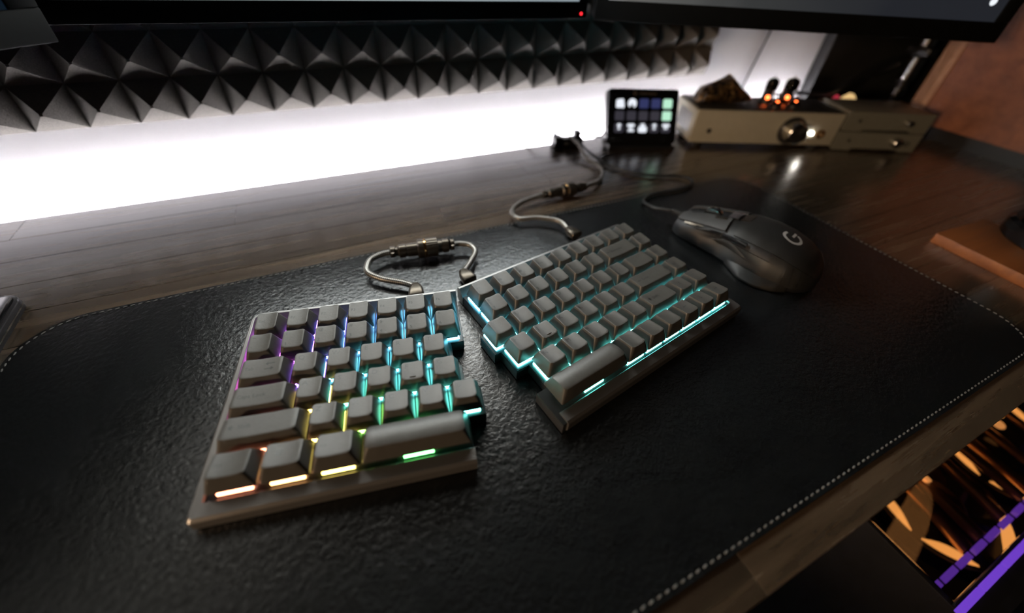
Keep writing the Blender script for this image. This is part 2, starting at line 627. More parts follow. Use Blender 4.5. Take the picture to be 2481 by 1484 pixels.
cap_cache = {}
def cap_mesh(w, row, space=False):
    k = (w, row, space)
    if k in cap_cache:
        return cap_cache[k]
    bm = bmesh.new()
    bw, bd = w * U - 0.95, 18.1
    tw, td = top_dims(w)
    n = 5
    RR = lambda w_, d_, r_, n_: rrect_sub(w_, d_, r_, n_, 7, 3)
    rings = []
    def add(pts, zf):
        rings.append([bm.verts.new((x * MM, y * MM, zf(x, y) * MM)) for x, y in pts])
    add(RR(bw, bd, 1.0, n), lambda x, y: 0.0)
    add(RR(bw - 0.3, bd - 0.3, 1.1, n), lambda x, y: 0.9)
    mid = RR((bw + tw) / 2 + 0.3, (bd + td) / 2 + 0.3, 1.6, n)
    add(mid, lambda x, y: 0.5 * top_z(x * 0.8, y * 0.8, w, row, space))
    add(RR(tw + 0.45, td + 0.45, 2.1, n), lambda x, y: top_z(x * tw / (tw + .45), y * td / (td + .45), w, row, space) - 0.42)
    add(RR(tw + 0.12, td + 0.12, 2.0, n), lambda x, y: top_z(x, y, w, row, space) - 0.10)
    base = RR(tw - 0.3, td - 0.3, 1.85, n)
    for s in (1.0, 0.86, 0.68, 0.46, 0.22):
        add([(x * s, y * s) for x, y in base], lambda x, y: top_z(x, y, w, row, space))
    for a, b in zip(rings, rings[1:]):
        m_ = len(a)
        for i in range(m_):
            bm.faces.new((a[i], a[(i + 1) % m_], b[(i + 1) % m_], b[i]))
    bm.faces.new(rings[-1])
    me = fin(bm, 'keycap', ang=32)
    cap_cache[k] = me
    return me

def drape(polys, w, row, space=False, lift=0.08):
    V_, F_ = polys
    me = bpy.data.meshes.new('legend')
    me.from_pydata([(x * MM, y * MM, (top_z(x, y, w, row, space) + lift) * MM) for x, y in V_], [], F_)
    return me

_sw = {}
def switch_mesh():
    if 'b' not in _sw:
        bm = bmesh.new()
        bm_box(bm, -7.0, 7.0, -7.0, 7.0, PLATE, PLATE + 1.9, 0.2, 1)
        vs_ = []
        for z, s in ((PLATE + 1.9, 6.6), (PLATE + 6.2, 5.2)):
            vs_.append([bm.verts.new((a * s * MM, b * s * MM, z * MM)) for a, b in ((-1, -1), (1, -1), (1, 1), (-1, 1))])
        for i in range(4):
            bm.faces.new((vs_[0][i], vs_[0][(i + 1) % 4], vs_[1][(i + 1) % 4], vs_[1][i]))
        bm.faces.new(vs_[1])
        _sw['b'] = fin(bm, 'switch', False)
        bm = bmesh.new()
        o_ = [(-7.9, -7.9), (7.9, -7.9), (7.9, 7.9), (-7.9, 7.9)]
        i_ = [(-7.05, -7.05), (7.05, -7.05), (7.05, 7.05), (-7.05, 7.05)]
        lv = []
        for z in (PLATE + 0.05, PLATE + 1.5):
            lv.append(([bm.verts.new((x * MM, y * MM, z * MM)) for x, y in o_], [bm.verts.new((x * MM, y * MM, z * MM)) for x, y in i_]))
        for k in range(4):
            j = (k + 1) % 4
            bm.faces.new((lv[0][0][k], lv[0][0][j], lv[1][0][j], lv[1][0][k]))
            bm.faces.new((lv[1][0][k], lv[1][0][j], lv[1][1][j], lv[1][1][k]))
            bm.faces.new((lv[1][1][k], lv[1][1][j], lv[0][1][j], lv[0][1][k]))
        _sw['l'] = fin(bm, 'led', False)
    return _sw['b'], _sw['l']

def hsv(h, s, v):
    import colorsys
    return colorsys.hsv_to_rgb(h % 1.0, s, v)

HUES = [(-180, -0.11), (-150, -0.08), (-120, 0.025), (-90, 0.065), (-65, 0.12), (-50, 0.17), (-40, 0.33), (-28, 0.44), (-14, 0.485), (0, 0.52), (14, 0.545), (30, 0.565), (60, 0.63), (90, 0.70), (120, 0.78), (150, 0.855), (180, 0.89)]
def led_colour(u, row):
    ang = math.degrees(math.atan2(-(row + 0.5 - 2.9), u - 2.0))
    for (a0, h0), (a1, h1) in zip(HUES, HUES[1:]):
        if a0 <= ang <= a1:
            h = h0 + (h1 - h0) * (ang - a0) / (a1 - a0)
            break
    r_, g_, b_ = hsv(h, 0.84, 1.0)
    k = 1.0 if 0.4 < (h % 1) < 0.62 else 0.7
    return (r_ * k, g_ * k, b_ * k, 1)

def legend_for(txt, w, row):
    tw, td = top_dims(w)
    x0, y1 = -tw / 2 + 1.3, td / 2 - 1.3
    if txt is None:
        return None
    if isinstance(txt, tuple) and txt[0] == 'two':
        a, b = txt[1], txt[2]
        return merge_polys([(text_polys(a, 3.3), (x0, y1 - 2.3)), (text_polys(b, 3.6), (x0, -td / 2 + 1.7))])
    if txt in ('left', 'right', 'up', 'down'):
        return merge_polys([(arrow(txt, 1.7), (0, 0.5))])
    if txt == 'win':
        q = []
        for i in (0, 1):
            for j in (0, 1):
                x, y = i * 1.75, j * 1.65
                q.append((flat_shape([(x, y), (x + 1.45, y), (x + 1.45, y + 1.35), (x, y + 1.35)]), (-3.6, -0.7)))
        return merge_polys(q)
    if txt == 'shift':
        return merge_polys([(shift_arrow(1.5), (-tw / 2 + 4.2, 0.2)), (text_polys('Shift', 3.6), (-tw / 2 + 7.2, -1.0))])
    if txt == 'tab':
        return merge_polys([(text_polys('Tab', 3.2), (-tw / 2 + 1.6, -1.2)), (arrow('left', 2.6), (4.0, 2.4)), (arrow('right', 2.6), (4.0, -1.4))])
    if txt == 'caps':
        return merge_polys([(text_polys('Caps Lock', 3.4), (-tw / 2 + 2.0, -1.0))])
    if txt == 'enter':
        return merge_polys([(arrow('left', 1.9), (-tw / 2 + 5, 0)), (text_polys('Enter', 3.4), (-tw / 2 + 8.2, -1.0))])
    if txt == 'backspace':
        return merge_polys([(arrow('left', 1.9), (-tw / 2 + 4, 0)), (text_polys('Backspace', 3.2), (-tw / 2 + 6.8, -1.0))])
    if len(txt) == 1:
        return merge_polys([(text_polys(txt, 4.6), (x0 + 0.3, y1 - 3.6))])
    s = 3.0 if len(txt) <= 3 else 2.5
    return merge_polys([(text_polys(txt, s), (x0, -0.9))])

def add_key(root, u0, w, row, txt, space=False):
    uc = u0 + w / 2
    loc = (uc * U, (6 - row - 0.5) * U, 0)
    cap = place('keycap', cap_mesh(w, row, space), 'cap', root, (loc[0], loc[1], SK))
    pl = legend_for(txt, w, row)
    if pl:
        place('legend', drape(pl, w, row, space), 'legend', cap)
    if txt in ('F', 'J'):
        bm = bmesh.new()
        zt = top_z(0, -4.6, w, row, False)
        bm_box(bm, -1.7, 1.7, -4.95, -4.35, zt - 0.3, zt + 0.5, 0.2, 2)
        place('homing_bar', fin(bm, 'homing_bar'), 'cap', cap)
    sb, sl = switch_mesh()
    place('switch', sb, 'switch', root, loc)
    l = place('key_light', sl, 'key_led', root, loc)
    l.color = led_colour(uc, row)
    if w >= 3:
        for sx in (-1, 1):
            box('stabilizer', loc[0] + sx * 19.05 - 3.3, loc[0] + sx * 19.05 + 3.3, loc[1] - 6.5, loc[1] + 5.5, PLATE, PLATE + 3.2, 'switch', root, 0.3, 1)

def uv2(u, row):
    return (u * U, (6 - row) * U)

def case_rim(root, stations):
    """stations: (inner(u,row), outer(u,row), top z)"""
    bm = bmesh.new()
    rings = []
    for inn, out, zt in stations:
        i_, o_ = Vector(uv2(*inn)), Vector(uv2(*out))
        d = (o_ - i_)
        L = d.length
        d.normalize()
        k = (zt - ZF) / (ZB - ZF)      # sloped inside at the back, flat along the front
        prof = [(-0.3, 0.9), (-0.3, 9.1), (k * (L - 3.5), zt - 0.35 + 0.2 * k), (0.35 + k * (L - 3.55), zt), (L - 1.6, zt), (L - 0.25, zt - 1.3), (L, zt - 1.9), (L, 3.0), (L - 1.2, 0.9)]
        rings.append([bm.verts.new(((i_.x + d.x * a) * MM, (i_.y + d.y * a) * MM, z * MM)) for a, z in prof])
    for a, b in zip(rings, rings[1:]):
        n = len(a)
        for k in range(n):
            bm.faces.new((a[k], a[(k + 1) % n], b[(k + 1) % n], b[k]))
    bm.faces.new(rings[0][::-1]); bm.faces.new(rings[-1])
    return place('case_rim', fin(bm, 'case_rim', ang=20), 'case', root)

def corner(ci, co, a0, a1, ri, ro, zt0, zt1, n=6):
    """rounded corner; ci/co centres (u,row) of the inner and outer arcs, radii in u"""
    out = []
    for k in range(n + 1):
        t = k / n
        a = R(a0 + (a1 - a0) * t)
        out.append(((ci[0] + ri * math.cos(a), ci[1] - ri * math.sin(a)), (co[0] + ro * math.cos(a), co[1] - ro * math.sin(a)), zt0 + (zt1 - zt0) * t))
    return out

def inset_poly(pts_u, d):
    """shrink an axis-aligned outline by d mm (points given clockwise or not)"""
    P = [Vector(uv2(*p)) for p in pts_u]
    n = len(P)
    area = sum(P[i].x * P[(i + 1) % n].y - P[(i + 1) % n].x * P[i].y for i in range(n))
    s = 1 if area > 0 else -1
    out = []
    for i in range(n):
        a, b, c = P[i - 1], P[i], P[(i + 1) % n]
        e1, e2 = (b - a).normalized(), (c - b).normalized()
        n1, n2 = Vector((-e1.y, e1.x)) * s, Vector((-e2.y, e2.x)) * s
        out.append(tuple(b + n1 * d + n2 * d) if abs(n1.dot(n2)) < 0.5 else tuple(b + n1 * d))
    return out

ZB, ZF = 14.2, 10.6

# ---- left half
kl = empty('split_keyboard_half', (-90.77, 129.40, 0), R(-11.514))
tag(kl, 'left half of the grey split keyboard, rainbow lit with pink, orange and yellow keys', 'keyboard', 'two halves of the split keyboard')
outl = [(-0.30, -0.50), (7.08, -0.50), (7.08, 2.06), (6.60, 2.06), (6.60, 3.04), (6.86, 3.04), (6.86, 4.02), (7.34, 4.02), (7.34, 5.06), (6.80, 5.06), (6.80, 6.44), (-0.30, 6.44)]
bm = bmesh.new()
bm_prism(bm, inset_poly(outl, 0.35), 0.9, 8.2, 0.4)
place('case_bottom', fin(bm, 'case_bottom'), 'case_base', kl)
bm = bmesh.new()
bm_prism(bm, inset_poly(outl, 0.5), 8.2, PLATE, 0.15)
place('plate', fin(bm, 'plate'), 'plate', kl)
ui, uo, bi, bo, fi, fo = -0.06, -0.34, -0.13, -0.55, 6.04, 6.48
st = [((7.08, bi), (7.08, bo), ZB), ((3.0, bi), (3.0, bo), ZB)]
st += corner((ui + 0.14, bi + 0.14), (uo + 0.36, bo + 0.36), 90, 180, 0.14, 0.36, ZB, ZB)
st += [((ui, 3.0), (uo, 3.0), (ZB + ZF) / 2)]
st += corner((ui + 0.05, fi - 0.05), (uo + 0.12, fo - 0.12), 180, 270, 0.05, 0.12, ZF, ZF)
st += [((3.0, fi), (3.0, fo), ZF), ((6.80, fi), (6.80, fo), ZF)]
case_rim(kl, st)
rows_l = [
    [(1, t) for t in ('Esc', 'F1', 'F2', 'F3', 'F4', 'F5', 'F6')],
    [(1, ('two', a, b)) for a, b in zip('~!@#$%^', '`123456')],
    [(1.5, 'tab')] + [(1, c) for c in 'QWERT'],
    [(1.75, 'caps')] + [(1, c) for c in 'ASDFG'],
    [(2.25, 'shift')] + [(1, c) for c in 'ZXCVB'],
    [(1.25, 'Ctrl'), (1.25, 'win'), (1.25, 'Alt'), (3, None)],
]
for r_, keys in enumerate(rows_l):
    u = 0.0
    for w, t in keys:
        add_key(kl, u, w, r_, t, w == 3)
        u += w
for (u, r_) in ((0.2, 0), (6.6, 0.2), (0.3, 5.8), (6.3, 5.6)):
    x, y = uv2(u, r_)
    place('foot', lathe([(0, 4.5), (0.9, 4.5)], seg=16), 'rubber', kl, (x, y, 0))

# ---- right half
kr = empty('split_keyboard_half', (-40.67, 80.78, 0), R(9.797))
tag(kr, 'right half of the grey split keyboard, cyan lit, beside the mouse', 'keyboard', 'two halves of the split keyboard')
outr = [(6.94, -0.50), (16.30, -0.50), (16.30, 6.44), (6.72, 6.44), (6.72, 5.06), (7.18, 5.06), (7.18, 4.06), (6.68, 4.06), (6.68, 3.08), (6.43, 3.08), (6.43, 2.06), (6.94, 2.06)]
bm = bmesh.new()
bm_prism(bm, inset_poly(outr, 0.35), 0.9, 8.2, 0.4)
place('case_bottom', fin(bm, 'case_bottom'), 'case_base', kr)
bm = bmesh.new()
bm_prism(bm, inset_poly(outr, 0.5), 8.2, PLATE, 0.15)
place('plate', fin(bm, 'plate'), 'plate', kr)
ui, uo = 16.08, 16.34
st = [((6.94, bi), (6.94, bo), ZB), ((11.0, bi), (11.0, bo), ZB)]
st += corner((ui - 0.14, bi + 0.14), (uo - 0.36, bo + 0.36), 90, 0, 0.14, 0.36, ZB, ZB)
st += [((ui, 3.0), (uo, 3.0), (ZB + ZF) / 2)]
st += corner((ui - 0.05, fi - 0.05), (uo - 0.12, fo - 0.12), 0, -90, 0.05, 0.12, ZF, ZF)
st += [((11.0, fi), (11.0, fo), ZF), ((6.90, fi), (6.90, fo), ZF)]
case_rim(kr, st)
rows_r = [
    (7.0, [(1, t) for t in ('F7', 'F8', 'F9', 'F10', 'F11', 'F12', 'PrtSc', 'ScrLk', 'Pause')]),
    (7.0, [(1, ('two', a, b)) for a, b in zip('&*()_+', '7890-=')] + [(2, 'backspace'), (1, 'Home')]),
    (6.5, [(1, c) for c in 'YUIOP'] + [(1, ('two', '{', '[')), (1, ('two', '}', ']')), (1.5, None), (1, 'PgUp')]),
    (6.75, [(1, c) for c in 'HJKL'] + [(1, ('two', ':', ';')), (1, ('two', '"', "'")), (2.25, 'enter'), (1, 'PgDn')]),
    (7.25, [(1, 'N'), (1, 'M'), (1, ('two', '<', ',')), (1, ('two', '>', '.')), (1, ('two', '?', '/')), (1.75, 'shift'), (1, 'up'), (1, None)]),
    (7.0, [(3, None), (1, None), (1, None), (1, None), (1, 'left'), (1, 'down'), (1, 'right')]),
]
for r_, (u, keys) in enumerate(rows_r):
    for w, t in keys:
        add_key(kr, u, w, r_, t, w == 3)
        u += w
for (u, r_) in ((7.4, 0.2), (15.9, 0), (15.9, 5.8), (7.2, 5.8)):
    x, y = uv2(u, r_)
    place('foot', lathe([(0, 4.5), (0.9, 4.5)], seg=16), 'rubber', kr, (x, y, 0))

# ================================================================== CABLES
def connector(root, p0, p1, gauge=1.0):
    """screw-lock round plug pair lying between two points (mm, centre line)"""
    p0, p1 = Vector(p0), Vector(p1)
    d = p1 - p0
    L = d.length
    q = Vector((1, 0, 0)).rotation_difference(d.normalized()).to_euler()
    g = gauge
    def part(name, prof, mat, seg=28):
        return place(name, lathe([(a * L, r * g) for a, r in prof], 'x', seg), mat, root, p0, q)
    part('cable_clamp', [(0.00, 3.4), (0.01, 5.2), (0.075, 5.2), (0.085, 4.2), (0.12, 4.0)], 'gunmetal', 12)
    part('rear_shell', [(0.12, 4.6), (0.145, 6.0), (0.24, 6.0), (0.245, 5.3), (0.255, 5.3), (0.26, 5.9), (0.43, 5.9)], 'gunmetal')
    col = part('collar', [(0.42, 7.0), (0.435, 8.2), (0.51, 8.2), (0.515, 7.9)], 'gunmetal', 40)
    part('ring', [(0.515, 8.0), (0.52, 8.25), (0.545, 8.25), (0.55, 8.0)], 'brass', 40)  # collar ring, its brass colour stands in for a warm glint
    # knurled half of the collar
    bm = bmesh.new()
    seg = 48
    rings = []
    for a, rr in ((0.55, 7.9), (0.555, 8.3), (0.725, 8.3), (0.735, 7.2)):
        rings.append([bm.verts.new(Vector((a * L, (rr * g * (1 + (0.016 if i % 2 else -0.012))) * math.cos(2 * math.pi * i / seg), (rr * g * (1 + (0.016 if i % 2 else -0.012))) * math.sin(2 * math.pi * i / seg))) * MM) for i in range(seg)])
    for a, b in zip(rings, rings[1:]):
        for i in range(seg):
            bm.faces.new((a[i], a[(i + 1) % seg], b[(i + 1) % seg], b[i]))
    bm.faces.new(rings[0][::-1]); bm.faces.new(rings[-1])
    place('knurled_sleeve', fin(bm, 'knurl', False), 'gunmetal', root, p0, q)
    part('front_shell', [(0.73, 5.6), (0.80, 5.6), (0.805, 6.3), (0.90, 6.3), (0.91, 5.0), (0.93, 4.0)], 'gunmetal')
    part('cable_clamp', [(0.93, 4.0), (0.935, 5.4), (0.985, 5.4), (1.0, 3.4)], 'gunmetal', 12)
    side = d.normalized().cross(Vector((0, 0, 1))).normalized()
    for a in (0.042, 0.96):
        for s in (1, -1):
            c = p0 + d * a + side * s * 4.6 * g + Vector((0, 0, 1.5 if s > 0 else -0.5))
            place('clamp_screw', lathe([(-1.5, 0.4), (-1.2, 1.5), (1.2, 1.5), (1.5, 0.4)], 'z', 10), 'gunmetal', root, c)

def usb_plug(root, p, direction, mat='gunmetal'):
    """plug body pointing into the keyboard back"""
    d = Vector(direction).normalized()
    q = Vector((1, 0, 0)).rotation_difference(d).to_euler()
    bm = bmesh.new()
    rings = []
    for x, w, h in ((-9, 3.0, 3.0), (-7, 4.2, 3.2), (-3, 5.6, 3.4), (4, 6.0, 3.5), (5, 5.6, 3.0)):
        rings.append([bm.verts.new((x * MM, a * MM, b * MM)) for a, b in rrect(w * 2, h * 2, 2.4, 4)])
    for a, b in zip(rings, rings[1:]):
        for i in range(len(a)):
            bm.faces.new((a[i], a[(i + 1) % len(a)], b[(i + 1) % len(a)], b[i]))
    bm.faces.new(rings[0][::-1]); bm.faces.new(rings[-1])
    place('plug_body', fin(bm, 'plug_body'), mat, root, p, q)

# bridge cable between the two halves
c1 = empty('coupled_cable', (0, 0, 0))
tag(c1, 'short silver braided cable with bulky screw connector joining both keyboard halves', 'cable')
A0, A1 = (30.5, 294, 10), (86, 285.5, 10)
connector(c1, A0, A1, 0.98)
back_l = Vector((math.sin(R(-11.514)) * -1, math.cos(R(-11.514)), 0))
back_r = Vector((math.sin(R(9.797)) * -1, math.cos(R(9.797)), 0))
PL, PR = Vector((39.0, 239.5, 6.5)), Vector((82.5, 242.0, 6.5))
usb_plug(c1, PL, -back_l)
usb_plug(c1, PR, -back_r)
place('cable', tube_mesh([PL + back_l * 7, (32.5, 254.5, 6.5), (17, 266, 7), (8.5, 277, 8.5), (13, 289, 10), (23, 293.5, 10.2), A0], 2.55), 'braid', c1)
place('cable', tube_mesh([A1, (92, 284, 10), (99, 279, 9.5), (100, 270, 8.5), (92, 260, 7), (86, 254, 6.5), PR + back_r * 7], 2.55), 'braid', c1)

# cable from the right half to the hub
c2 = empty('coupled_cable', (0, 0, 0))
tag(c2, 'long silver braided cable with screw connector curving from right keyboard half to the hub', 'cable')
B0, B1 = (206, 343, 7.0), (264, 344, 7.0)
connector(c2, B0, B1, 0.92)
PQ = Vector((200, 266, 6.5))
usb_plug(c2, PQ, -back_r)
HUB = Vector((313, 470, 0))
place('cable', tube_mesh([PQ + back_r * 7, (196, 288, 8), (179, 301, 8), (161, 307, 7.5), (160, 322, 7), (177, 336, 7), B0], 2.45), 'braid', c2)
place('cable', tube_mesh([B1, (284, 351, 5), (306, 369, 3.2), (316, 392, 3), (312, 412, 4), (314, 430, 8), (316, 446, 12), HUB + Vector((2, -4, 14))], 2.3), 'braid', c2)

# usb hub
hub = empty('usb_hub', tuple(HUB + Vector((0, 0, DESK_Z))), R(-12))
tag(hub, 'small black usb hub with plugs at the back edge of the desk', 'usb hub')
box('body', -20, 24, -6, 8, 0, 13, 'black_plastic', hub, 1.5)
box('plug', -20, -8, -10, 6, 1, 17, 'black_plastic', hub, 2)
box('plug', 11, 20, -5, 6, 10, 22, 'black_plastic', hub, 1.5)
box('port', -6, 8, -7, -5.5, 3, 9, 'chrome', hub, 0.4)
place('status_light', lathe([(0, 1.2), (0.6, 1.2), (1.0, 0.5)], seg=12), 'chrome', hub, (-3, -1, 13))
place('status_light', lathe([(0, 1.2), (0.6, 1.2), (1.0, 0.5)], seg=12), 'chrome', hub, (7, 1, 13))
o = place('hub_cable', tube_mesh([HUB + Vector((-14, 4, 16)), (290, 482, 20), (274, 489, 14), (262, 494, -6), (258, 498, -40)], 1.5, 8), 'cable_black')
tag(o, 'thin wire arching from the hub over the back edge of the desk', 'cable')
o = place('tablet_cable', tube_mesh([HUB + Vector((16, 4, 17)), (345, 462, 14), (362, 458, 12), (372, 462, 16), (382, 466, 26)], 1.7, 8), 'cable_black')
tag(o, 'thin wire running from the hub to the macro key pad', 'cable')

# ================================================================== MOUSE
mouse = empty('gaming_mouse', (341, 187, 0), R(17))
tag(mouse, 'dark grey gaming mouse with pale ring emblem, right of the keyboard', 'mouse')
# stations along +y (front): (y, left half-width, right half-width, height, belly)
MS = [(-66, 6, 6, 11), (-63, 17, 17, 19), (-56, 27, 26, 26), (-45, 33, 30.5, 32), (-30, 36, 32.5, 36), (-15, 36, 33, 37), (0, 33.5, 32, 36), (15, 30.5, 31, 33), (30, 29, 30.5, 29), (45, 28, 29.5, 24.5), (56, 26, 27, 20.5), (62, 22, 22, 18)]
def mouse_pt(y, s):
    """s in [-1, 1] around the section from left bottom over the top to right bottom -> (x, z)"""
    for a, b in zip(MS, MS[1:]):
        if a[0] <= y <= b[0]:
            t = (y - a[0]) / (b[0] - a[0])
            t2 = t * t * (3 - 2 * t) if False else t
            l, r, h = (a[k] + (b[k] - a[k]) * t2 for k in (1, 2, 3))
            break
    else:
        l, r, h = MS[0][1:] if y < MS[0][0] else MS[-1][1:]
    ang = math.pi * (0.5 - s * 0.5)          # pi at left .. 0 at right
    c, sn = math.cos(ang), math.sin(ang)
    e = 0.72
    x = (l if c < 0 else r) * math.copysign(abs(c) ** e, c)
    z = 4 + (h - 4) * (abs(sn) ** e)
    # the left flank undercuts into a grip
    if c < 0:
        w = max(0.0, 1 - abs((z - 14) / 12.0)) * max(0.0, 1 - abs((y - 8) / 34.0))
        x += 5.5 * w
    return x, z
def mouse_patch(name, y0, y1, s0, s1, mat, lift=0.0, ny=14, ns=14, thick=1.2, shear=None):
    bm = bmesh.new()
    top, bot = [], []
    for i in range(ny + 1):
        rt, rb = [], []
        for j in range(ns + 1):
            s = s0 + (s1 - s0) * j / ns
            y = y0 + (y1 - y0) * i / ny
            if shear: y += shear(s, i / ny)
            x, z = mouse_pt(y, s)
            x2, z2 = mouse_pt(y, s + 0.01)
            x1_, z1_ = mouse_pt(y, s - 0.01)
            n = Vector((-(z2 - z1_), (x2 - x1_)))
            n = Vector((n.x, n.y)).normalized() if n.length > 1e-6 else Vector((0, 1))
            if n.y < 0 and abs(s) < 0.9: n = -n
            rt.append(bm.verts.new(((x + n.x * lift) * MM, y * MM, (z + n.y * lift) * MM)))
            rb.append(bm.verts.new(((x + n.x * (lift - thick)) * MM, y * MM, (z + n.y * (lift - thick)) * MM)))
        top.append(rt); bot.append(rb)
    for i in range(ny):
        for j in range(ns):
            bm.faces.new((top[i][j], top[i][j + 1], top[i + 1][j + 1], top[i + 1][j]))
            bm.faces.new((bot[i][j], bot[i + 1][j], bot[i + 1][j + 1], bot[i][j + 1]))
    for i in range(ny):
        bm.faces.new((top[i][0], top[i + 1][0], bot[i + 1][0], bot[i][0]))
        bm.faces.new((top[i][ns], bot[i][ns], bot[i + 1][ns], top[i + 1][ns]))
    for j in range(ns):
        bm.faces.new((top[0][j], bot[0][j], bot[0][j + 1], top[0][j + 1]))
        bm.faces.new((top[ny][j], top[ny][j + 1], bot[ny][j + 1], bot[ny][j]))
    return place(name, fin(bm, name), mat, mouse)
M['mouse_soft'] = plain('mouse_soft', (0.015, 0.0145, 0.0135), 0.5, bstr=0.06, bscale=2500, bdist=0.00005)
M['mouse_tex'] = plain('mouse_texture', (0.04, 0.04, 0.039), 0.6, bstr=0.7, bscale=1400, bdist=0.0002)
M['mouse_dark'] = plain('mouse_dark', (0.010, 0.010, 0.011), 0.5)
# core body
bm = bmesh.new()
rings = []
ys = [-66 + 128 * i / 40 for i in range(41)]
NS = 26
for y in ys:
    ring = []
    for j in range(NS + 1):
        x, z = mouse_pt(y, -1 + 2 * j / NS)
        ring.append(bm.verts.new((x * 0.965 * MM, y * MM, (z - 1.3) * MM)))
    x, z = mouse_pt(y, 1)
    ring.append(bm.verts.new((x * 0.9 * MM, y * MM, 0.6 * MM)))
    x, z = mouse_pt(y, -1)
    ring.append(bm.verts.new((x * 0.9 * MM, y * MM, 0.6 * MM)))
    rings.append(ring)
for a, b in zip(rings, rings[1:]):
    n = len(a)
    for i in range(n):
        bm.faces.new((a[i], a[(i + 1) % n], b[(i + 1) % n], b[i]))
bm.faces.new(rings[0][::-1]); bm.faces.new(rings[-1])
place('core', fin(bm, 'core', ang=50), 'mouse_dark', mouse)
mouse_patch('palm_shell', -65.5, 8, -0.52, 0.98, 'mouse_soft', 0.3, 20, 20, shear=lambda s, t: (-10 * max(0, s - 0.1) * t if s > 0 else -8 * max(0, -s - 0.2) * t))
mouse_patch('main_button', 14, 62, -0.50, -0.10, 'mouse_tex', 0.8, shear=lambda s, t: (5 * (1 - t)) * (s + 0.5))
mouse_patch('main_button', 10, 61, 0.10, 0.62, 'mouse_tex', 0.8)
mouse_patch('thumb_grip', -38, 52, -0.98, -0.70, 'mouse_soft', 0.4, 20, 8)
mouse_patch('rear_flank', -65, -30, -0.98, -0.53, 'mouse_soft', 0.25, 12, 10)
mouse_patch('side_button', 16, 40, -0.665, -0.58, 'black_gloss', 1.4, 10, 5)
mouse_patch('side_button', -9, 14, -0.665, -0.565, 'black_gloss', 1.4, 10, 5)
mouse_patch('thumb_button', 34, 52, -0.60, -0.545, 'gunmetal', 1.0, 8, 4)
for k in range(3):
    y0 = -44 - k * 5.5
    mouse_patch('flank_groove', y0, y0 + 0.9, -0.93, -0.56, 'mouse_dark', 0.55, 2, 10, 0.6, shear=lambda s, t: 9 * (s + 0.7))
# thumb rest flare
bm = bmesh.new()
fl = [(-52, 0), (-42, 5), (-28, 8.5), (-14, 7), (2, 0)]
lo, hi = [], []
path = catmull([(0, y, w) for y, w in fl], 5)
for p in path:
    x, z = mouse_pt(p.y, -0.97)
    lo.append([bm.verts.new((( x - p.z) * MM, p.y * MM, 1.0 * MM)), bm.verts.new(((x - p.z - 0.5) * MM, p.y * MM, 3.0 * MM)), bm.verts.new(((x - p.z * 0.55) * MM, p.y * MM, 6.0 * MM)), bm.verts.new(((x + 2.5) * MM, p.y * MM, 10.0 * MM)), bm.verts.new(((x + 4) * MM, p.y * MM, 1.0 * MM))])
for a, b in zip(lo, lo[1:]):
    for i in range(5):
        bm.faces.new((a[i], a[(i + 1) % 5], b[(i + 1) % 5], b[i]))
bm.faces.new(lo[0][::-1]); bm.faces.new(lo[-1])
place('thumb_rest', fin(bm, 'thumb_rest', ang=60), 'mouse_soft', mouse)
# wheel, mode buttons, emblem
place('wheel', lathe([(-3.6, 6.5), (-3.3, 9.0), (-1.2, 9.6), (1.2, 9.6), (3.3, 9.0), (3.6, 6.5)], 'x', 32), 'chrome', mouse, (0, 36, 22.5))
wx, wz = mouse_pt(14, 0)
mouse_patch('mode_button', 12, 21, -0.085, 0.085, 'chrome', 0.9, 6, 5)
mouse_patch('mode_button', 2, 9.5, -0.075, 0.075, 'gunmetal', 0.9, 6, 5)
mouse_patch('profile_button', 20, 30, -0.20, -0.12, 'gunmetal', 1.3, 6, 4)
M['emblem'] = plain('emblem_print', (0.42, 0.40, 0.38), 0.4)
bm = bmesh.new()
def emb(lst):
    for (ax, ay), (bx_, by_), (cx, cy), (dx, dy) in lst:
        bm.faces.new([bm.verts.new((x * MM, y * MM, (mouse_pt(y, 0)[1] * 0 + emb_z(x, y)) * MM)) for x, y in ((ax, ay), (bx_, by_), (cx, cy), (dx, dy))])
def emb_z(x, y):
    # height of the palm shell over (x, y)
    best = 0
    lo_, hi_ = -1.0, 1.0
    for _ in range(26):
        mid_ = (lo_ + hi_) / 2
        if mouse_pt(y, mid_)[0] < x: lo_ = mid_
        else: hi_ = mid_
    return mouse_pt(y, lo_)[1] + 0.45
quads = []
CX, CY = -2.0, -33.0
for k in range(22):
    a0, a1 = R(60 + 285 * k / 22), R(60 + 285 * (k + 1) / 22)
    quads.append(((CX + 8.4 * math.cos(a0), CY + 8.4 * math.sin(a0)), (CX + 8.4 * math.cos(a1), CY + 8.4 * math.sin(a1)), (CX + 5.9 * math.cos(a1), CY + 5.9 * math.sin(a1)), (CX + 5.9 * math.cos(a0), CY + 5.9 * math.sin(a0))))
for k in range(5):
    x0_, x1_ = 0.5 + 1.55 * k, 0.5 + 1.55 * (k + 1)
    quads.append(((CX + x0_, CY - 0.9), (CX + x1_, CY - 0.9), (CX + x1_, CY + 1.3), (CX + x0_, CY + 1.3)))
emb(quads)
place('emblem', fin(bm, 'emblem', False), 'emblem', mouse)
place('strain_relief', tube_mesh([(0, 58, 10), (0, 66, 10), (2, 78, 9)], lambda t: 4.0 - 1.6 * t, 12), 'rubber', mouse)
for k in range(4):
    place('relief_rib', lathe([(-0.8, 3.0), (-0.5, 4.2 - 0.35 * k), (0.5, 4.2 - 0.35 * k), (0.8, 3.0)], 'y', 14), 'rubber', mouse, (0.3 * k, 64 + 3.4 * k, 10 - 0.2 * k))
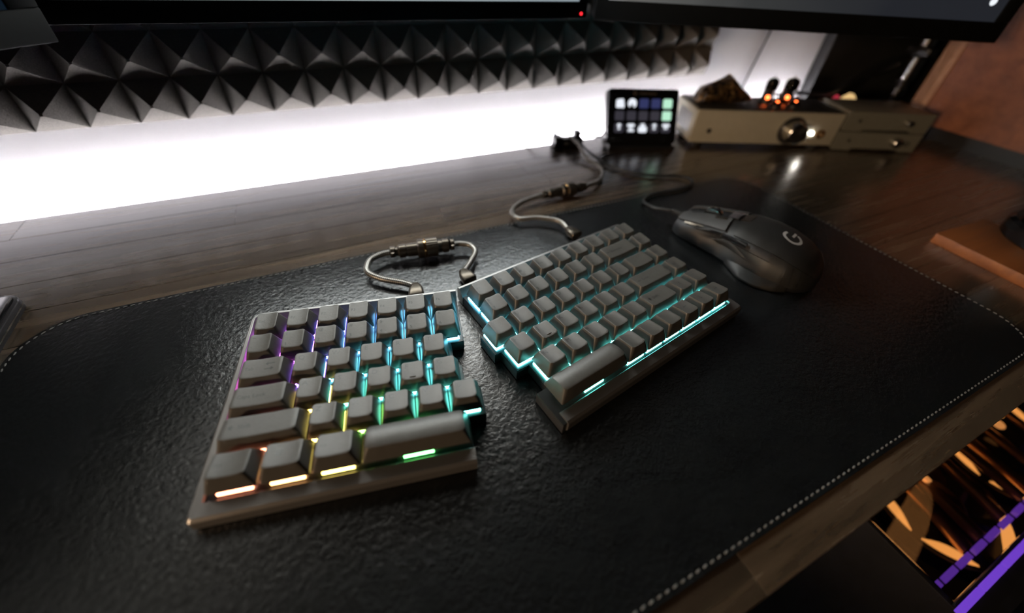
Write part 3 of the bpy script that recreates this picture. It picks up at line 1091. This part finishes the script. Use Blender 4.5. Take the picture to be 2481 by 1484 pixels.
o = place('mouse_cable', tube_mesh([(317.5, 262, 9), (309, 277, 6), (312, 296, 3.2), (335, 306, 2.6), (365, 304, 2.6), (392, 307, 2.8), (404, 318, 3), (400, 332, 2), (376, 344, 1.4), (350, 361, 1.2), (333, 386, 1.4), (326, 418, 4), (323, 446, 9), tuple(HUB + Vector((8, -7, 12)))], 1.75, 10), 'cable_black')
tag(o, 'black mouse cable looping back over the desk to the hub', 'cable')

# ================================================================== MACRO KEY PAD
pad = empty('macro_key_pad', (366, 448, DESK_Z), R(-19))
tag(pad, 'black macro key pad with fifteen lit icon keys, left of the amplifiers', 'key pad')
W_, H_, T_ = 102.0, 66.0, 25.0
body = bpy.data.objects.new('body_pivot', None)
bpy.data.objects.remove(body)
def pad_place(name, me, mat, parent, u, v, lift=0.0):
    """position in the plane of the tilted face: u right, v up, lift out of the face"""
    t = R(T_)
    y = v * math.sin(t) - lift * math.cos(t)
    z = 13 + v * math.cos(t) + lift * math.sin(t)
    return place(name, me, mat, parent, (u, y, z), (R(90) - t, 0, 0))
bm = bmesh.new()
bm_prism(bm, rrect(W_, H_ + 6, 4, 5, W_ / 2, H_ / 2 - 3), -13, 0, 0.8)
pad_place('face_body', fin(bm, 'face_body'), 'black_gloss', pad, 0, 0)
bm = bmesh.new()
bm_prism(bm, [(3, 2), (W_ - 1, 2), (W_ - 4, 46), (6, 46)], 0, 5, 0.8)
place('stand_base', fin(bm, 'stand_base'), 'black_plastic', pad, (0, -10, 0))
bm = bmesh.new()
bm_prism(bm, [(0, 0), (34, 0), (26, 52), (20, 52)], 8, W_ - 8, 0)
st_ = place('stand_wedge', fin(bm, 'stand_wedge'), 'black_plastic', pad, (0, 2, 4))
st_.rotation_euler = (R(90), 0, R(90))
M['pad_white'] = emit('pad_white', (0.88, 0.92, 1.0), 1.0)
M['pad_green'] = emit('pad_green', (0.55, 0.95, 0.70), 0.9)
M['pad_blue'] = emit('pad_blue', (0.09, 0.11, 0.35), 0.32)
M['pad_dim'] = emit('pad_dim', (0.16, 0.15, 0.20), 0.22)
M['pad_key'] = plain('pad_key', (0.015, 0.015, 0.018), 0.2)
K0, KP, KS = (17.0, 56.0), 17.3, 13.2
def key_screen(r_, c, mat):
    bm = bmesh.new()
    bm_prism(bm, rrect(KS, KS * 0.93, 2.0, 4), -0.4, 0.6, 0.25)
    return pad_place('key', fin(bm, 'key'), mat, pad, K0[0] + c * KP, K0[1] - 9.0 - r_ * 16.2)
def icon(key, pts, mat, dx=0.0, dy=0.0):
    bm = bmesh.new()
    bm_prism(bm, [(x + dx, y + dy) for x, y in pts], 0.6, 0.75)
    return place('icon', fin(bm, 'icon', False), mat, key)
def circ(r_, n=20, a0=0, a1=360):
    return [(r_ * math.cos(R(a0 + (a1 - a0) * i / n)), r_ * math.sin(R(a0 + (a1 - a0) * i / n))) for i in range(n + (0 if a1 - a0 == 360 else 1))]
for r_ in range(3):
    for c in range(5):
        if c == 4 and r_ < 2:
            k = key_screen(r_, c, 'pad_green')
        elif r_ == 0 and c in (2, 3):
            k = key_screen(r_, c, 'pad_blue')
        elif r_ == 0:
            k = key_screen(r_, c, 'pad_key')
            if c == 0:
                icon(k, [(-6, -5), (-4.5, -6), (5.5, -6), (6.2, -3), (5.2, 1.5), (4.6, 5), (3.2, 6), (-4.5, 5), (-6, 3.5)], 'pad_white')
            else:
                icon(k, circ(6.2, 22, -65, 235) + [(-0.6, -1.2), (0.0, 0.2), (0.5, -1.2)], 'pad_white')
        else:
            k = key_screen(r_, c, 'pad_dim')
            if r_ == 2:
                if c == 2:
                    icon(k, rrect(12.6, 8.2, 2.4, 4, 0, -2.0), 'pad_white')
                    icon(k, rrect(6, 4, 1.8, 4, 0, 4.0), 'pad_white')
                elif c in (0, 3):
                    icon(k, rrect(5.6, 4.2, 2, 4, 0, 3.6), 'pad_white')
                    icon(k, rrect(3.6, 3.2, 1.4, 4, 0, -0.9), 'pad_white')
                else:
                    icon(k, rrect(11, 4.0, 1.9, 4, 0, 3.6), 'pad_white')
                    icon(k, rrect(5.2, 2.8, 1.2, 4, 0, -0.3), 'pad_white')
                    if c == 1:
                        icon(k, rrect(9.2, 2.8, 1.3, 4, 0.5, -3.6), 'pad_white')
M['pad_print'] = plain('pad_print', (0.25, 0.20, 0.15), 0.5)
V_, F_ = merge_polys([(text_polys('STREAM DECK', 4.0), (0, 0))])
me = bpy.data.meshes.new('lettering')
me.from_pydata([(x * MM, y * MM, 0.1 * MM) for x, y in V_], [], F_)
pad_place('lettering', me, 'pad_print', pad, 43, 58.6, 0.0)
bm = bmesh.new()
for k in range(16):
    a0, a1 = R(360 * k / 16), R(360 * (k + 1) / 16)
    bm.faces.new([bm.verts.new((r_ * math.cos(a) * MM, r_ * math.sin(a) * MM, 0.1 * MM)) for r_, a in ((2.6, a0), (2.6, a1), (1.5, a1), (1.5, a0))])
pad_place('emblem', fin(bm, 'emblem', False), 'pad_print', pad, 37.5, 60.2, 0.0)
bm = bmesh.new()
bm_box(bm, 72, 81, -10.2, -9.6, 1.5, 4.5, 0.3)
place('cable_slot', fin(bm, 'cable_slot'), 'chrome', pad)

# ================================================================== AMPLIFIERS
amp = empty('tube_amplifier', (486, 410, DESK_Z), R(-21.98))
tag(amp, 'wide champagne aluminium tube amplifier with large volume knob', 'amplifier')
AW, AD, AZ0, AZ1 = 220.0, 72.0, 7.0, 54.0
# folded sheet shell: front, sides
bm = bmesh.new()
bm_box(bm, 0, AW, 0, AD, AZ0, AZ1 - 0.8, 1.6, 3)
place('chassis', fin(bm, 'chassis'), 'amp_alu', amp)
box('top_plate', 3, AW - 3, 3.5, AD - 2, AZ1 - 0.9, AZ1, 'amp_top', amp, 0.3)
for x in (18, AW - 18):
    for y in (12, AD - 12):
        place('foot', lathe([(0, 7), (AZ0, 8)], seg=18), 'rubber', amp, (x, y, 0))
for k in range(9):
    box('vent_slot', -0.3, 0.4, 14 + k * 5, 17 + k * 5, 18, 44, 'black_plastic', amp, 0)
for k in range(6):
    box('vent_slot', 168 + k * 6, 170.5 + k * 6, 22, 58, AZ1 - 0.2, AZ1 + 0.15, 'black_plastic', amp, 0)
kb = place('volume_knob', lathe([(0, 16.5), (-2, 16.8), (-3, 15.5), (-16, 14.2), (-17.5, 12.8), (-17.2, 0.2)], 'y', 40), 'chrome', amp, (148, 0, 28))
bm = bmesh.new()
bm_box(bm, -0.8, 0.8, -18.1, -17.3, 2, 12.5, 0.2, 1)
place('pointer', fin(bm, 'pointer'), 'black_plastic', kb, rot=(0, R(28), 0))
place('knob_washer', lathe([(0.2, 20), (-0.8, 20), (-1.2, 18.5), (-1.2, 10)], 'y', 40), 'amp_top', amp, (148, 0, 28))
M['amp_led'] = emit('amp_led', (1.0, 0.95, 0.85), 45.0)
place('power_led', lathe([(0, 2.3), (-1.6, 2.3), (-2.6, 1.5), (-3.0, 0.3)], 'y', 14), 'amp_led', amp, (180, 0, 25))
place('headphone_jack', lathe([(0.5, 6.2), (-2.2, 6.2), (-3, 5.2), (-3, 3.2), (4, 3.1)], 'y', 24, False), 'brass', amp, (194, 0, 24))
place('emblem', lathe([(0, 3.6), (-0.3, 3.6), (-0.3, 1.6)], 'y', 20), 'amp_top', amp, (25, 0, 24.5))

def tube(x, y, h, r_):
    t = empty('vacuum_tube', (0, 0, 0))
    t.parent = amp
    t.location = Vector((x, y, AZ1)) * MM
    place('socket', lathe([(0, r_ + 2.2), (3.5, r_ + 2), (4.5, r_ + 0.5)], seg=20), 'black_plastic', t)
    place('bulb', lathe([(3, r_ - 1), (5, r_), (h - 9, r_), (h - 5, r_ * 0.86), (h - 2.5, r_ * 0.45), (h - 1.5, 1.2), (h + 2, 0.5)], seg=24), 'tube_glass', t)
    place('getter', lathe([(h * 0.5, r_ * 0.84), (h - 9.4, r_ * 0.86), (h - 5.4, r_ * 0.74), (h - 3, r_ * 0.35)], seg=20), 'getter', t)
    place('anode', lathe([(10, r_ * 0.5), (10.4, r_ * 0.58), (h * 0.5, r_ * 0.58)], seg=12), 'black_plastic', t)
    place('heater', lathe([(4.8, 1.6), (6.2, 2.3), (8.6, 2.3), (9.8, 1.2)], seg=10), 'heater', t, (-1.2, -r_ * 0.35, 0))
M['getter'] = plain('getter', (0.035, 0.03, 0.026), 0.2, metal=0.9)
M['heater'] = emit('heater', (1.0, 0.14, 0.03), 9.0)
tube(122, 46, 35, 8.2)
tube(155, 50, 35, 9.2)
tube(122, 20, 13.5, 6.4)
tube(152, 24, 13.5, 6.8)

# rough mineral on the amplifier
def rock(name, sx, sy, sz, seed, mat, parent=None, loc=(0, 0, 0), sub=3, rot=0.0):
    rr = random.Random(seed)
    bm = bmesh.new()
    bmesh.ops.create_icosphere(bm, subdivisions=sub, radius=1.0)
    dirs = [Vector((rr.uniform(-1, 1), rr.uniform(-1, 1), rr.uniform(-1, 1))).normalized() for _ in range(26)]
    lim = [rr.uniform(0.62, 0.95) for _ in dirs]
    for v in bm.verts:
        n = v.co.normalized()
        k = 1.0
        for d, l in zip(dirs, lim):
            c = n.dot(d)
            if c > 0.05: k = min(k, l / c)
        k *= rr.uniform(0.97, 1.03)
        v.co = Vector((n.x * k * sx, n.y * k * sy, n.z * k * sz)) * MM
    return place(name, fin(bm, name, False), mat, parent, loc, (0, 0, rot))
def mineral():
    m, nt, b = new_mat('golden_mineral')
    n = noise(nt, 160, 4, 0.6)
    r = ramp(nt, n.outputs[0], [(0.42, (0.02, 0.016, 0.012)), (0.56, (0.20, 0.12, 0.05)), (0.70, (0.65, 0.42, 0.18))])
    nt.links.new(r.outputs[0], b.inputs['Base Color'])
    b.inputs['Metallic'].default_value = 0.7
    b.inputs['Roughness'].default_value = 0.28
    bump(nt, b, n.outputs[0], 0.8, 0.003)
    return m
M['mineral'] = mineral()
Rm = Matrix.Rotation(R(-21.98), 3, 'Z')
def on_amp(x, y, z):
    return Vector((486, 410, DESK_Z)) + Rm @ Vector((x, y, z))
# hand-shaped outline: low on the left, peak in the middle, tail on the right
bm = bmesh.new()
prof = [(-40, 12, 10, 0), (-33, 17, 20, 0), (-20, 19, 26, 0), (-8, 19, 33, 0), (0, 18, 37, 0), (8, 17, 32, 0), (18, 15, 24, 1), (28, 12, 17, 3), (37, 7, 12, 5)]
rr = random.Random(5)
rings = []
for x, w, h, lo_ in prof:
    ring = []
    for k in range(14):
        a = 2 * math.pi * k / 14
        c, s = math.cos(a), math.sin(a)
        y = w * math.copysign(abs(c) ** 0.7, c) * rr.uniform(0.85, 1.08)
        z = lo_ + (h - lo_) * (0.5 + 0.5 * math.copysign(abs(s) ** 0.8, s)) * (rr.uniform(0.9, 1.06) if s > 0 else 1)
        ring.append(bm.verts.new((( x + rr.uniform(-1.5, 1.5)) * MM, y * MM, z * MM)))
    rings.append(ring)
for a, b in zip(rings, rings[1:]):
    for i in range(14):
        bm.faces.new((a[i], a[(i + 1) % 14], b[(i + 1) % 14], b[i]))
bm.faces.new(rings[0][::-1]); bm.faces.new(rings[-1])
bmesh.ops.triangulate(bm, faces=bm.faces)
o = place('mineral_rock', fin(bm, 'mineral_rock', False), 'mineral', None, on_amp(50, 36, AZ1), (0, 0, R(-24)))
tag(o, 'rough dark golden mineral rock on top of the wide amplifier', 'rock')

# pair of small units stacked to the right
def small_unit(z0, h, knob_r, jack, label):
    a = empty('small_amplifier', (693.5, 326, DESK_Z + z0), R(-24.26))
    tag(a, label, 'amplifier', 'stacked half width amplifiers')
    w, d = 127.0, 66.0
    bm = bmesh.new()
    # front plate outline with a raised recess along the bottom edge
    fr = [(0, 1.5), (28, 1.5), (32, 5.2), (100, 5.2), (104, 1.5), (w, 1.5), (w, h), (0, h)]
    lo_ = [bm.verts.new((x * MM, 0, z * MM)) for x, z in fr]
    up_ = [bm.verts.new((x * MM, 2.4 * MM, z * MM)) for x, z in fr]
    bm.faces.new(lo_); bm.faces.new(up_[::-1])
    for i in range(len(fr)):
        bm.faces.new((lo_[i], up_[i], up_[(i + 1) % len(fr)], lo_[(i + 1) % len(fr)]))
    place('front_plate', fin(bm, 'front_plate', False), 'amp_alu2', a)
    box('chassis', 0.6, w - 0.6, 2.4, d, 3.2, h - 0.3, 'amp_alu2', a, 1.0)
    for x in (14, w - 14):
        for y in (12, d - 10):
            place('foot', lathe([(0, 5), (3.2, 5.5)], seg=14), 'rubber', a, (x, y, 0))
    place('knob', lathe([(0, knob_r), (-7, knob_r * 0.92), (-8, knob_r * 0.8), (-8, 0.2)], 'y', 24), 'chrome', a, (91, 0, h * 0.56))
    place('emblem', lathe([(0, 2.4), (-0.3, 2.4), (-0.3, 1.0)], 'y', 16), 'amp_top', a, (20, 0, h * 0.56))
    if jack:
        place('headphone_jack', lathe([(0.2, 3.6), (-1, 3.6), (-1.2, 2.8), (1, 2.5)], 'y', 18), 'black_plastic', a, (110, 0, h * 0.5))
    return a
M['amp_alu2'] = plain('amp_aluminium_grey', (0.24, 0.235, 0.19), 0.42, metal=0.25, var=0.04, nscale=90)
small_unit(0, 28.5, 7.0, True, 'lower half width grey amplifier with knob and headphone jack')
small_unit(28.5, 29.0, 4.0, False, 'upper half width grey amplifier with one small round button')

# bright trinket and cables behind the small stack
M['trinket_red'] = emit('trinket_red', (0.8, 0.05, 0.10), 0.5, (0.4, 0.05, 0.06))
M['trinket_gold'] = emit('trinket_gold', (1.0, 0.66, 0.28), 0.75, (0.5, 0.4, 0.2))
tr = empty('trinket', (815, 402, DESK_Z))
tag(tr, 'small glowing red and gold ornament behind the stacked amplifiers', 'trinket')
rock('gold_lump', 26, 14, 26, 3, 'trinket_gold', tr, (4, 0, 33), 2)
rock('red_lump', 12, 10, 15, 9, 'trinket_red', tr, (-22, 2, 36), 2)
box('pedestal', -30, 30, -12, 12, 0, 24, 'black_plastic', tr, 2)
o = place('signal_cable', tube_mesh([on_amp(178, 76, 40), on_amp(182, 98, 54), (775, 412, 50), (860, 432, 62), (955, 446, 78), (1060, 453, 96)], 2.8, 10), 'cable_black')
tag(o, 'black cable rising from behind the wide amplifier to the right', 'cable')
o = place('power_cable', tube_mesh([on_amp(150, 76, 34), on_amp(160, 102, 50), (780, 428, 34), (868, 444, 48), (960, 456, 56), (1062, 466, 70)], 2.4, 10), 'cable_black')
tag(o, 'lower black cable behind the stacked amplifiers', 'cable')

# monitor arm post
post = empty('monitor_arm_post', (1084, 452, DESK_Z))
tag(post, 'black monitor arm post with bright metal collars behind the amplifiers', 'monitor arm')
box('clamp', -24, 24, -18, 16, 0, 8, 'black_plastic', post, 2)
place('pole', lathe([(8, 11), (420, 11)], seg=20), 'black_plastic', post)
for z0, z1 in ((14, 30), (44, 84), (104, 122)):
    place('metal_collar', lathe([(z0, 11.6), (z0 + 1, 13), (z1 - 1, 13), (z1, 11.6)], seg=20), 'chrome', post)
box('joint_block', -17, 17, -20, 17, 86, 102, 'black_plastic', post, 3)

# ================================================================== MONITORS
def screen_mat(name, stops, strength, speck, lift=1.0, xr_=(-0.02, 0.14), z0=0.06):
    m, nt, b = new_mat(name)
    n = noise(nt, 14, 2, 0.6, 'Object')
    sp = nt.nodes.new('ShaderNodeSeparateXYZ')
    tc = nt.nodes.new('ShaderNodeTexCoord')
    nt.links.new(tc.outputs['Generated'], sp.inputs[0])
    ad = nt.nodes.new('ShaderNodeMath'); ad.operation = 'MULTIPLY_ADD'
    ad.inputs[1].default_value = 0.16
    nt.links.new(n.outputs[0], ad.inputs[0]); nt.links.new(sp.outputs['X'], ad.inputs[2])
    r = ramp(nt, ad.outputs[0], stops)
    v = nt.nodes.new('ShaderNodeTexVoronoi')
    v.inputs['Scale'].default_value = 26
    nt.links.new(tc.outputs['Object'], v.inputs['Vector'])
    lt = nt.nodes.new('ShaderNodeMath'); lt.operation = 'LESS_THAN'; lt.inputs[1].default_value = speck
    nt.links.new(v.outputs['Distance'], lt.inputs[0])
    mx = nt.nodes.new('ShaderNodeMix'); mx.data_type = 'RGBA'
    mx.inputs['B'].default_value = (0.9, 0.95, 1, 1)
    nt.links.new(lt.outputs[0], mx.inputs['Factor']); nt.links.new(r.outputs[0], mx.inputs['A'])
    b.inputs['Base Color'].default_value = (0.01, 0.01, 0.01, 1)
    b.inputs['Roughness'].default_value = 0.3
    mx2 = nt.nodes.new('ShaderNodeMix'); mx2.data_type = 'RGBA'
    mr0 = nt.nodes.new('ShaderNodeMapRange')
    mr0.inputs['From Min'].default_value = z0
    mr0.inputs['From Max'].default_value = z0 + 0.2
    mr0.inputs['To Max'].default_value = 0.85 if lift > 1 else 0.0
    nt.links.new(sp.outputs['Z'], mr0.inputs[0])
    mx2.inputs['B'].default_value = (0.43, 0.41, 0.365, 1)
    nt.links.new(mr0.outputs[0], mx2.inputs['Factor'])
    nt.links.new(mx.outputs['Result'], mx2.inputs['A'])
    nt.links.new(mx2.outputs['Result'], b.inputs['Emission Color'])
    # dim lower edge, then a bright band added out of view to light keycaps
    mr = nt.nodes.new('ShaderNodeFloatCurve')
    cv = mr.mapping.curves[0]
    top_ = 1.0 / 80.0
    for x_, y_ in ((z0, strength * top_), (z0 + 0.035, strength * lift * top_), (z0 + 0.13, strength * lift * top_), (z0 + 0.20, strength * lift * 0.55 * top_), (z0 + 0.45, strength * lift * 0.12 * top_)):
        cv.points.new(x_, y_)
    cv.points[0].location = (0.0, strength * top_)
    cv.points[-1].location = (1.0, strength * lift * 0.05 * top_)
    for q_ in cv.points: q_.handle_type = 'VECTOR'
    mr.mapping.update()
    nt.links.new(sp.outputs['Z'], mr.inputs['Value'])
    mm = nt.nodes.new('ShaderNodeMath'); mm.operation = 'MULTIPLY'; mm.inputs[1].default_value = 80.0
    nt.links.new(mr.outputs[0], mm.inputs[0])
    xr = nt.nodes.new('ShaderNodeMapRange')
    xr.inputs['From Min'].default_value = xr_[0]
    xr.inputs['From Max'].default_value = xr_[1]
    xr.inputs['To Min'].default_value = 0.05 if lift > 1 else 1.0
    nt.links.new(sp.outputs['X'], xr.inputs[0])
    m3_ = nt.nodes.new('ShaderNodeMath'); m3_.operation = 'MULTIPLY'
    nt.links.new(mm.outputs[0], m3_.inputs[0]); nt.links.new(xr.outputs[0], m3_.inputs[1])
    m4_ = nt.nodes.new('ShaderNodeMath'); m4_.operation = 'MAXIMUM'; m4_.inputs[1].default_value = strength
    nt.links.new(m3_.outputs[0], m4_.inputs[0])
    mr = m4_
    nt.links.new(mr.outputs[0], b.inputs['Emission Strength'])
    return m

def monitor(p0, p1, zb, h, mat_scr, label, bez=(14, 14, 18), led=None, reach=84.0):
    """p0 -> p1: left and right end of the lower front edge, seen from the desk"""
    a = Vector(p0); b = Vector(p1)
    d = (b - a)
    w = d.length
    rz = math.atan2(d.y, d.x)
    m = empty('monitor', (a.x, a.y, zb), rz)
    tag(m, label, 'monitor', 'monitors over the desk')
    l, r_, lo_ = bez
    bm = bmesh.new()
    bm_box(bm, 0, w, 3, 34, 0, h, 2.5, 2)
    place('housing', fin(bm, 'housing'), 'monitor_black', m)
    box('bezel_lower', 0, w, 0, 4, 0, lo_, 'monitor_black', m, 0.8)
    box('bezel_upper', 0, w, 0, 4, h - 12, h, 'monitor_black', m, 0.8)
    box('bezel_side', 0, l, 0, 4, lo_, h - 12, 'monitor_black', m, 0.8)
    box('bezel_side', w - r_, w, 0, 4, lo_, h - 12, 'monitor_black', m, 0.8)
    me_s = bpy.data.meshes.new('screen')
    bm = bmesh.new()
    bm_box(bm, l, w - r_, 1.8, 3.2, lo_, h - 12)
    place('screen', fin(bm, 'screen', False), mat_scr, m)
    bx0 = w / 2
    box('mount_plate', bx0 - 50, bx0 + 50, 34, 42, h / 2 - 50, h / 2 + 50, 'monitor_black', m, 1)
    box('wall_arm', bx0 - 16, bx0 + 16, 34, reach, h - 44, h - 14, 'monitor_black', m, 1)
    if led:
        place('power_light', lathe([(0, 1.3), (-0.7, 1.3), (-1.2, 0.6)], 'y', 10), led, m, (w - 7, 0, 4.5))
    return m
M['scr_a'] = screen_mat('screen_centre', [(0.0, (0.20, 0.24, 0.25)), (0.5, (0.36, 0.42, 0.44)), (1.0, (0.26, 0.32, 0.36))], 1.0, 0.06, 57.0)
M['scr_b'] = screen_mat('screen_right', [(0.02, (0.40, 0.42, 0.43)), (0.12, (0.12, 0.12, 0.115)), (0.45, (0.035, 0.037, 0.038)), (0.8, (0.014, 0.016, 0.021))], 1.0, 0.09)
M['scr_c'] = screen_mat('screen_left', [(0.0, (0.006, 0.012, 0.022)), (1.0, (0.004, 0.009, 0.016))], 1.0, 0.0, 14.0, (0.68, 0.9), 0.12)  # hidden bright patch near the right end, added to light the front keys
M['red_led'] = emit('red_led', (1.0, 0.02, 0.03), 3.0)
mon_a = monitor((-162, 435.6), (284, 419), 162, 290, M['scr_a'], 'centre monitor with pale grey screen over the foam panels', (14, 10, 15), M['red_led'])
mon_b = monitor((287, 408.5), (662, 219), 162, 290, M['scr_b'], 'right monitor angled inward with darker screen and a small white icon', (12, 14, 18), reach=210.0)
# small white icon in the lower right corner of the right screen
bm = bmesh.new()
ic = [(-5, -9), (5, -9), (6, -6), (3, -4), (6, 8), (2, 12), (-3, 4), (-6, -5)]
lo_ = [bm.verts.new((x * MM, 1.6 * MM, z * MM)) for x, z in ic]
bm.faces.new(lo_)
place('screen_icon', fin(bm, 'screen_icon', False), emit('icon_white', (0.9, 0.93, 1.0), 0.9), mon_b, (423, 0, 50))
dv = Vector((25, 23)).normalized()
e1 = Vector((-132, 372)); e0 = e1 - dv * 430
mon_c = monitor(tuple(e0), tuple(e1), 162, 290, M['scr_c'], 'dark left monitor at the edge of the picture', (14, 14, 18), reach=372.0)
# ================================================================== RIGHT SIDE THINGS
# wooden cabinet on a black plinth, chamfered rear corner
cab = empty('wooden_cabinet', (905, 100, DESK_Z))
tag(cab, 'reddish wooden cabinet with chamfered corner on a black plinth at the right', 'cabinet')
bm = bmesh.new()
bm_prism(bm, [(6, 4), (174, 4), (174, 246), (6, 246)], 0, 21, 0)
place('plinth', fin(bm, 'plinth'), 'black_plastic', cab)
bm = bmesh.new()
pts_c = [(0, 0), (180, 0), (180, 252), (15, 252), (0, 233)]
bot = [bm.verts.new((x * MM, y * MM, 21 * MM)) for x, y in pts_c]
top = [bm.verts.new((x * MM, y * MM, 320 * MM)) for x, y in pts_c]
bm.faces.new(bot[::-1]); bm.faces.new(top)
for i in range(5):
    bm.faces.new((bot[i], bot[(i + 1) % 5], top[(i + 1) % 5], top[i]))
bc = place('body', fin(bm, 'body', False), 'box_wood', cab)
M['lit_chamfer_wood'] = wood('lit_chamfer_wood', (0.50, 0.27, 0.17), (0.70, 0.42, 0.29), 0.45, 0.05, 0.6)  # paler wood, paints the light caught by the chamfer into its colour
prism('lit_chamfer', [(-1.5, 228), (0, 228), (0, 233), (15, 252), (12, 254.5), (-1.5, 236)], 21, 320, 'lit_chamfer_wood', cab)

# wooden board with a smoked glass jar
wb = empty('wooden_board', (546, 0, DESK_Z), R(-3))
tag(wb, 'small orange brown wooden board at the right beside the mat', 'board')
box('plank', 0, 90, -70, 28, 0, 10.5, 'board_wood', wb, 0.5)
box('plank', 0, 90, 28.3, 126, 0, 10.5, 'board_wood', wb, 0.5)
jar = empty('smoked_glass_jar', (646, 62, DESK_Z + 10.5))
tag(jar, 'smoked glass jar with black base standing on the wooden board', 'jar')
place('base', lathe([(0, 44), (2, 46), (16, 46), (19, 43), (19, 5)], seg=48), 'black_gloss', jar)
place('glass', lathe([(19, 38), (150, 38), (152, 37), (150, 36), (20, 36)], seg=48, cap=False), 'glass_dark', jar)

# phone lying at the left edge
ph = empty('smartphone', (-262, 268, DESK_Z), R(1.5))
tag(ph, 'black smartphone lying on the desk at the left edge', 'phone')
bm = bmesh.new()
bm_prism(bm, rrect(76, 158, 11, 8), 0, 8.2, 1.2)
place('body', fin(bm, 'body'), 'black_plastic', ph)
bm = bmesh.new()
bm_prism(bm, rrect(71.5, 153.5, 9, 8), 8.2, 8.6, 0.2)
place('glass', fin(bm, 'glass'), 'black_gloss', ph)
bm = bmesh.new()
bm_prism(bm, rrect(76.5, 158.5, 11.2, 8), 3.0, 4.2, 0)
place('seam', fin(bm, 'seam'), 'chrome', ph)

# ================================================================== COMPUTER UNDER THE DESK EDGE
pc = empty('computer_tower', (390, -112, -730))
tag(pc, 'black computer tower with glass top lit orange and violet below the desk edge', 'computer')
PW, PD, PZ = 430.0, 300.0, 535.0
box('bottom_panel', 0, PW, 0, PD, 0, 12, 'black_plastic', pc, 2)
box('side_panel', 0, 6, 0, PD, 12, PZ, 'black_plastic', pc, 1)
box('side_panel', PW - 6, PW, 0, PD, 12, PZ, 'black_plastic', pc, 1)
box('front_panel', 6, PW - 6, 0, 6, 12, PZ, 'black_plastic', pc, 1)
box('rear_panel', 6, PW - 6, PD - 6, PD, 12, PZ, 'black_plastic', pc, 1)
box('inner_tray', 6, PW - 6, 6, PD - 6, 430, 438, 'dull_black', pc, 0)
box('top_glass', 6, PW - 6, 24, PD - 6, PZ - 4, PZ, 'glass_dark', pc, 0.3)
box('top_rail', 0, PW, 0, 24, PZ, PZ + 4, 'black_plastic', pc, 0.6)
M['violet'] = emit('violet_led', (0.20, 0.06, 0.72), 0.75)
M['fan_orange'] = emit('fan_orange', (1.0, 0.42, 0.10), 1.6)
M['copper_tube'] = plain('copper_tube', (0.75, 0.42, 0.24), 0.18, metal=0.6)
for k in range(9):
    box('light_segment', -6 + k * 40, -6 + k * 40 + 38.5, 17, 22, PZ + 4, PZ + 6.5, 'violet', pc, 0.4)
for k in range(14):
    box('inner_light', 18 + k * 26, 18 + k * 26 + 15, 34, 39, PZ - 22, PZ - 16, 'violet', pc, 0.5)
for k in range(3):
    fx, fy = 128 + k * 128, 76
    fz = PZ - 34
    fan = empty('cooling_fan', (0, 0, 0))
    fan.parent = pc
    fan.location = Vector((fx, fy, fz)) * MM
    bm = bmesh.new()
    seg = 40
    for a0_, a1_ in ((138, 184), (192, 236), (262, 330), (20, 96)):
        n = 14
        for i in range(n):
            t0, t1 = i / n, (i + 1) / n
            def q_(t, o_):
                a = R(a0_ + (a1_ - a0_) * t)
                wdt = 11 * math.sin(math.pi * min(max(t, 0.02), 0.98)) ** 0.7
                rad_ = 58 - o_ * wdt
                return (rad_ * math.cos(a) * MM, rad_ * math.sin(a) * MM, 8 * MM)
            bm.faces.new([bm.verts.new(c) for c in (q_(t0, 0), q_(t1, 0), q_(t1, 1), q_(t0, 1))])
    place('light_ring', fin(bm, 'light_ring', False), 'fan_orange', fan)
    place('hub', lathe([(0, 22), (9, 22), (11, 19), (11, 0.3)], seg=28), 'black_gloss', fan)
    for b_ in range(7):
        a = 2 * math.pi * b_ / 7
        bm = bmesh.new()
        v_ = [bm.verts.new((r__ * math.cos(a + t) * MM, r__ * math.sin(a + t) * MM, z * MM)) for r__, t, z in ((21, 0, 2), (56, 0.25, 0), (56, 0.8, 6), (21, 0.55, 7))]
        bm.faces.new(v_)
        bmesh.ops.solidify(bm, geom=bm.faces[:], thickness=0.0012)
        place('blade', fin(bm, 'blade', False), 'black_plastic', fan)
    bm = bmesh.new()
    outer = rrect(122, 122, 8, 4)
    place('fan_frame', lathe([(-4, 62), (-4, 60), (7, 60), (7, 62)], seg=40, cap=False), 'black_plastic', fan)
for x in (92, 112, 158, 196, 214, 250, 300):
    place('coolant_tube', tube_mesh([(x, 40, PZ - 14 - (x % 3) * 3), (x + 2, 110, PZ - 12), (x + 4, 200, PZ - 14), (x + 4, 280, PZ - 18)], 5.0, 12, 4), 'copper_tube', pc)
for gx, gy in ((0.50, -0.02), (0.66, -0.02)):
    pl_ = bpy.data.lights.new('fan_glow', 'POINT')
    pl_.energy = 0.004
    pl_.color = (1.0, 0.42, 0.12)
    pl_.shadow_soft_size = 0.01
    plo = bpy.data.objects.new('fan_glow', pl_)
    COL.objects.link(plo)
    plo.location = (gx, gy, -0.2)
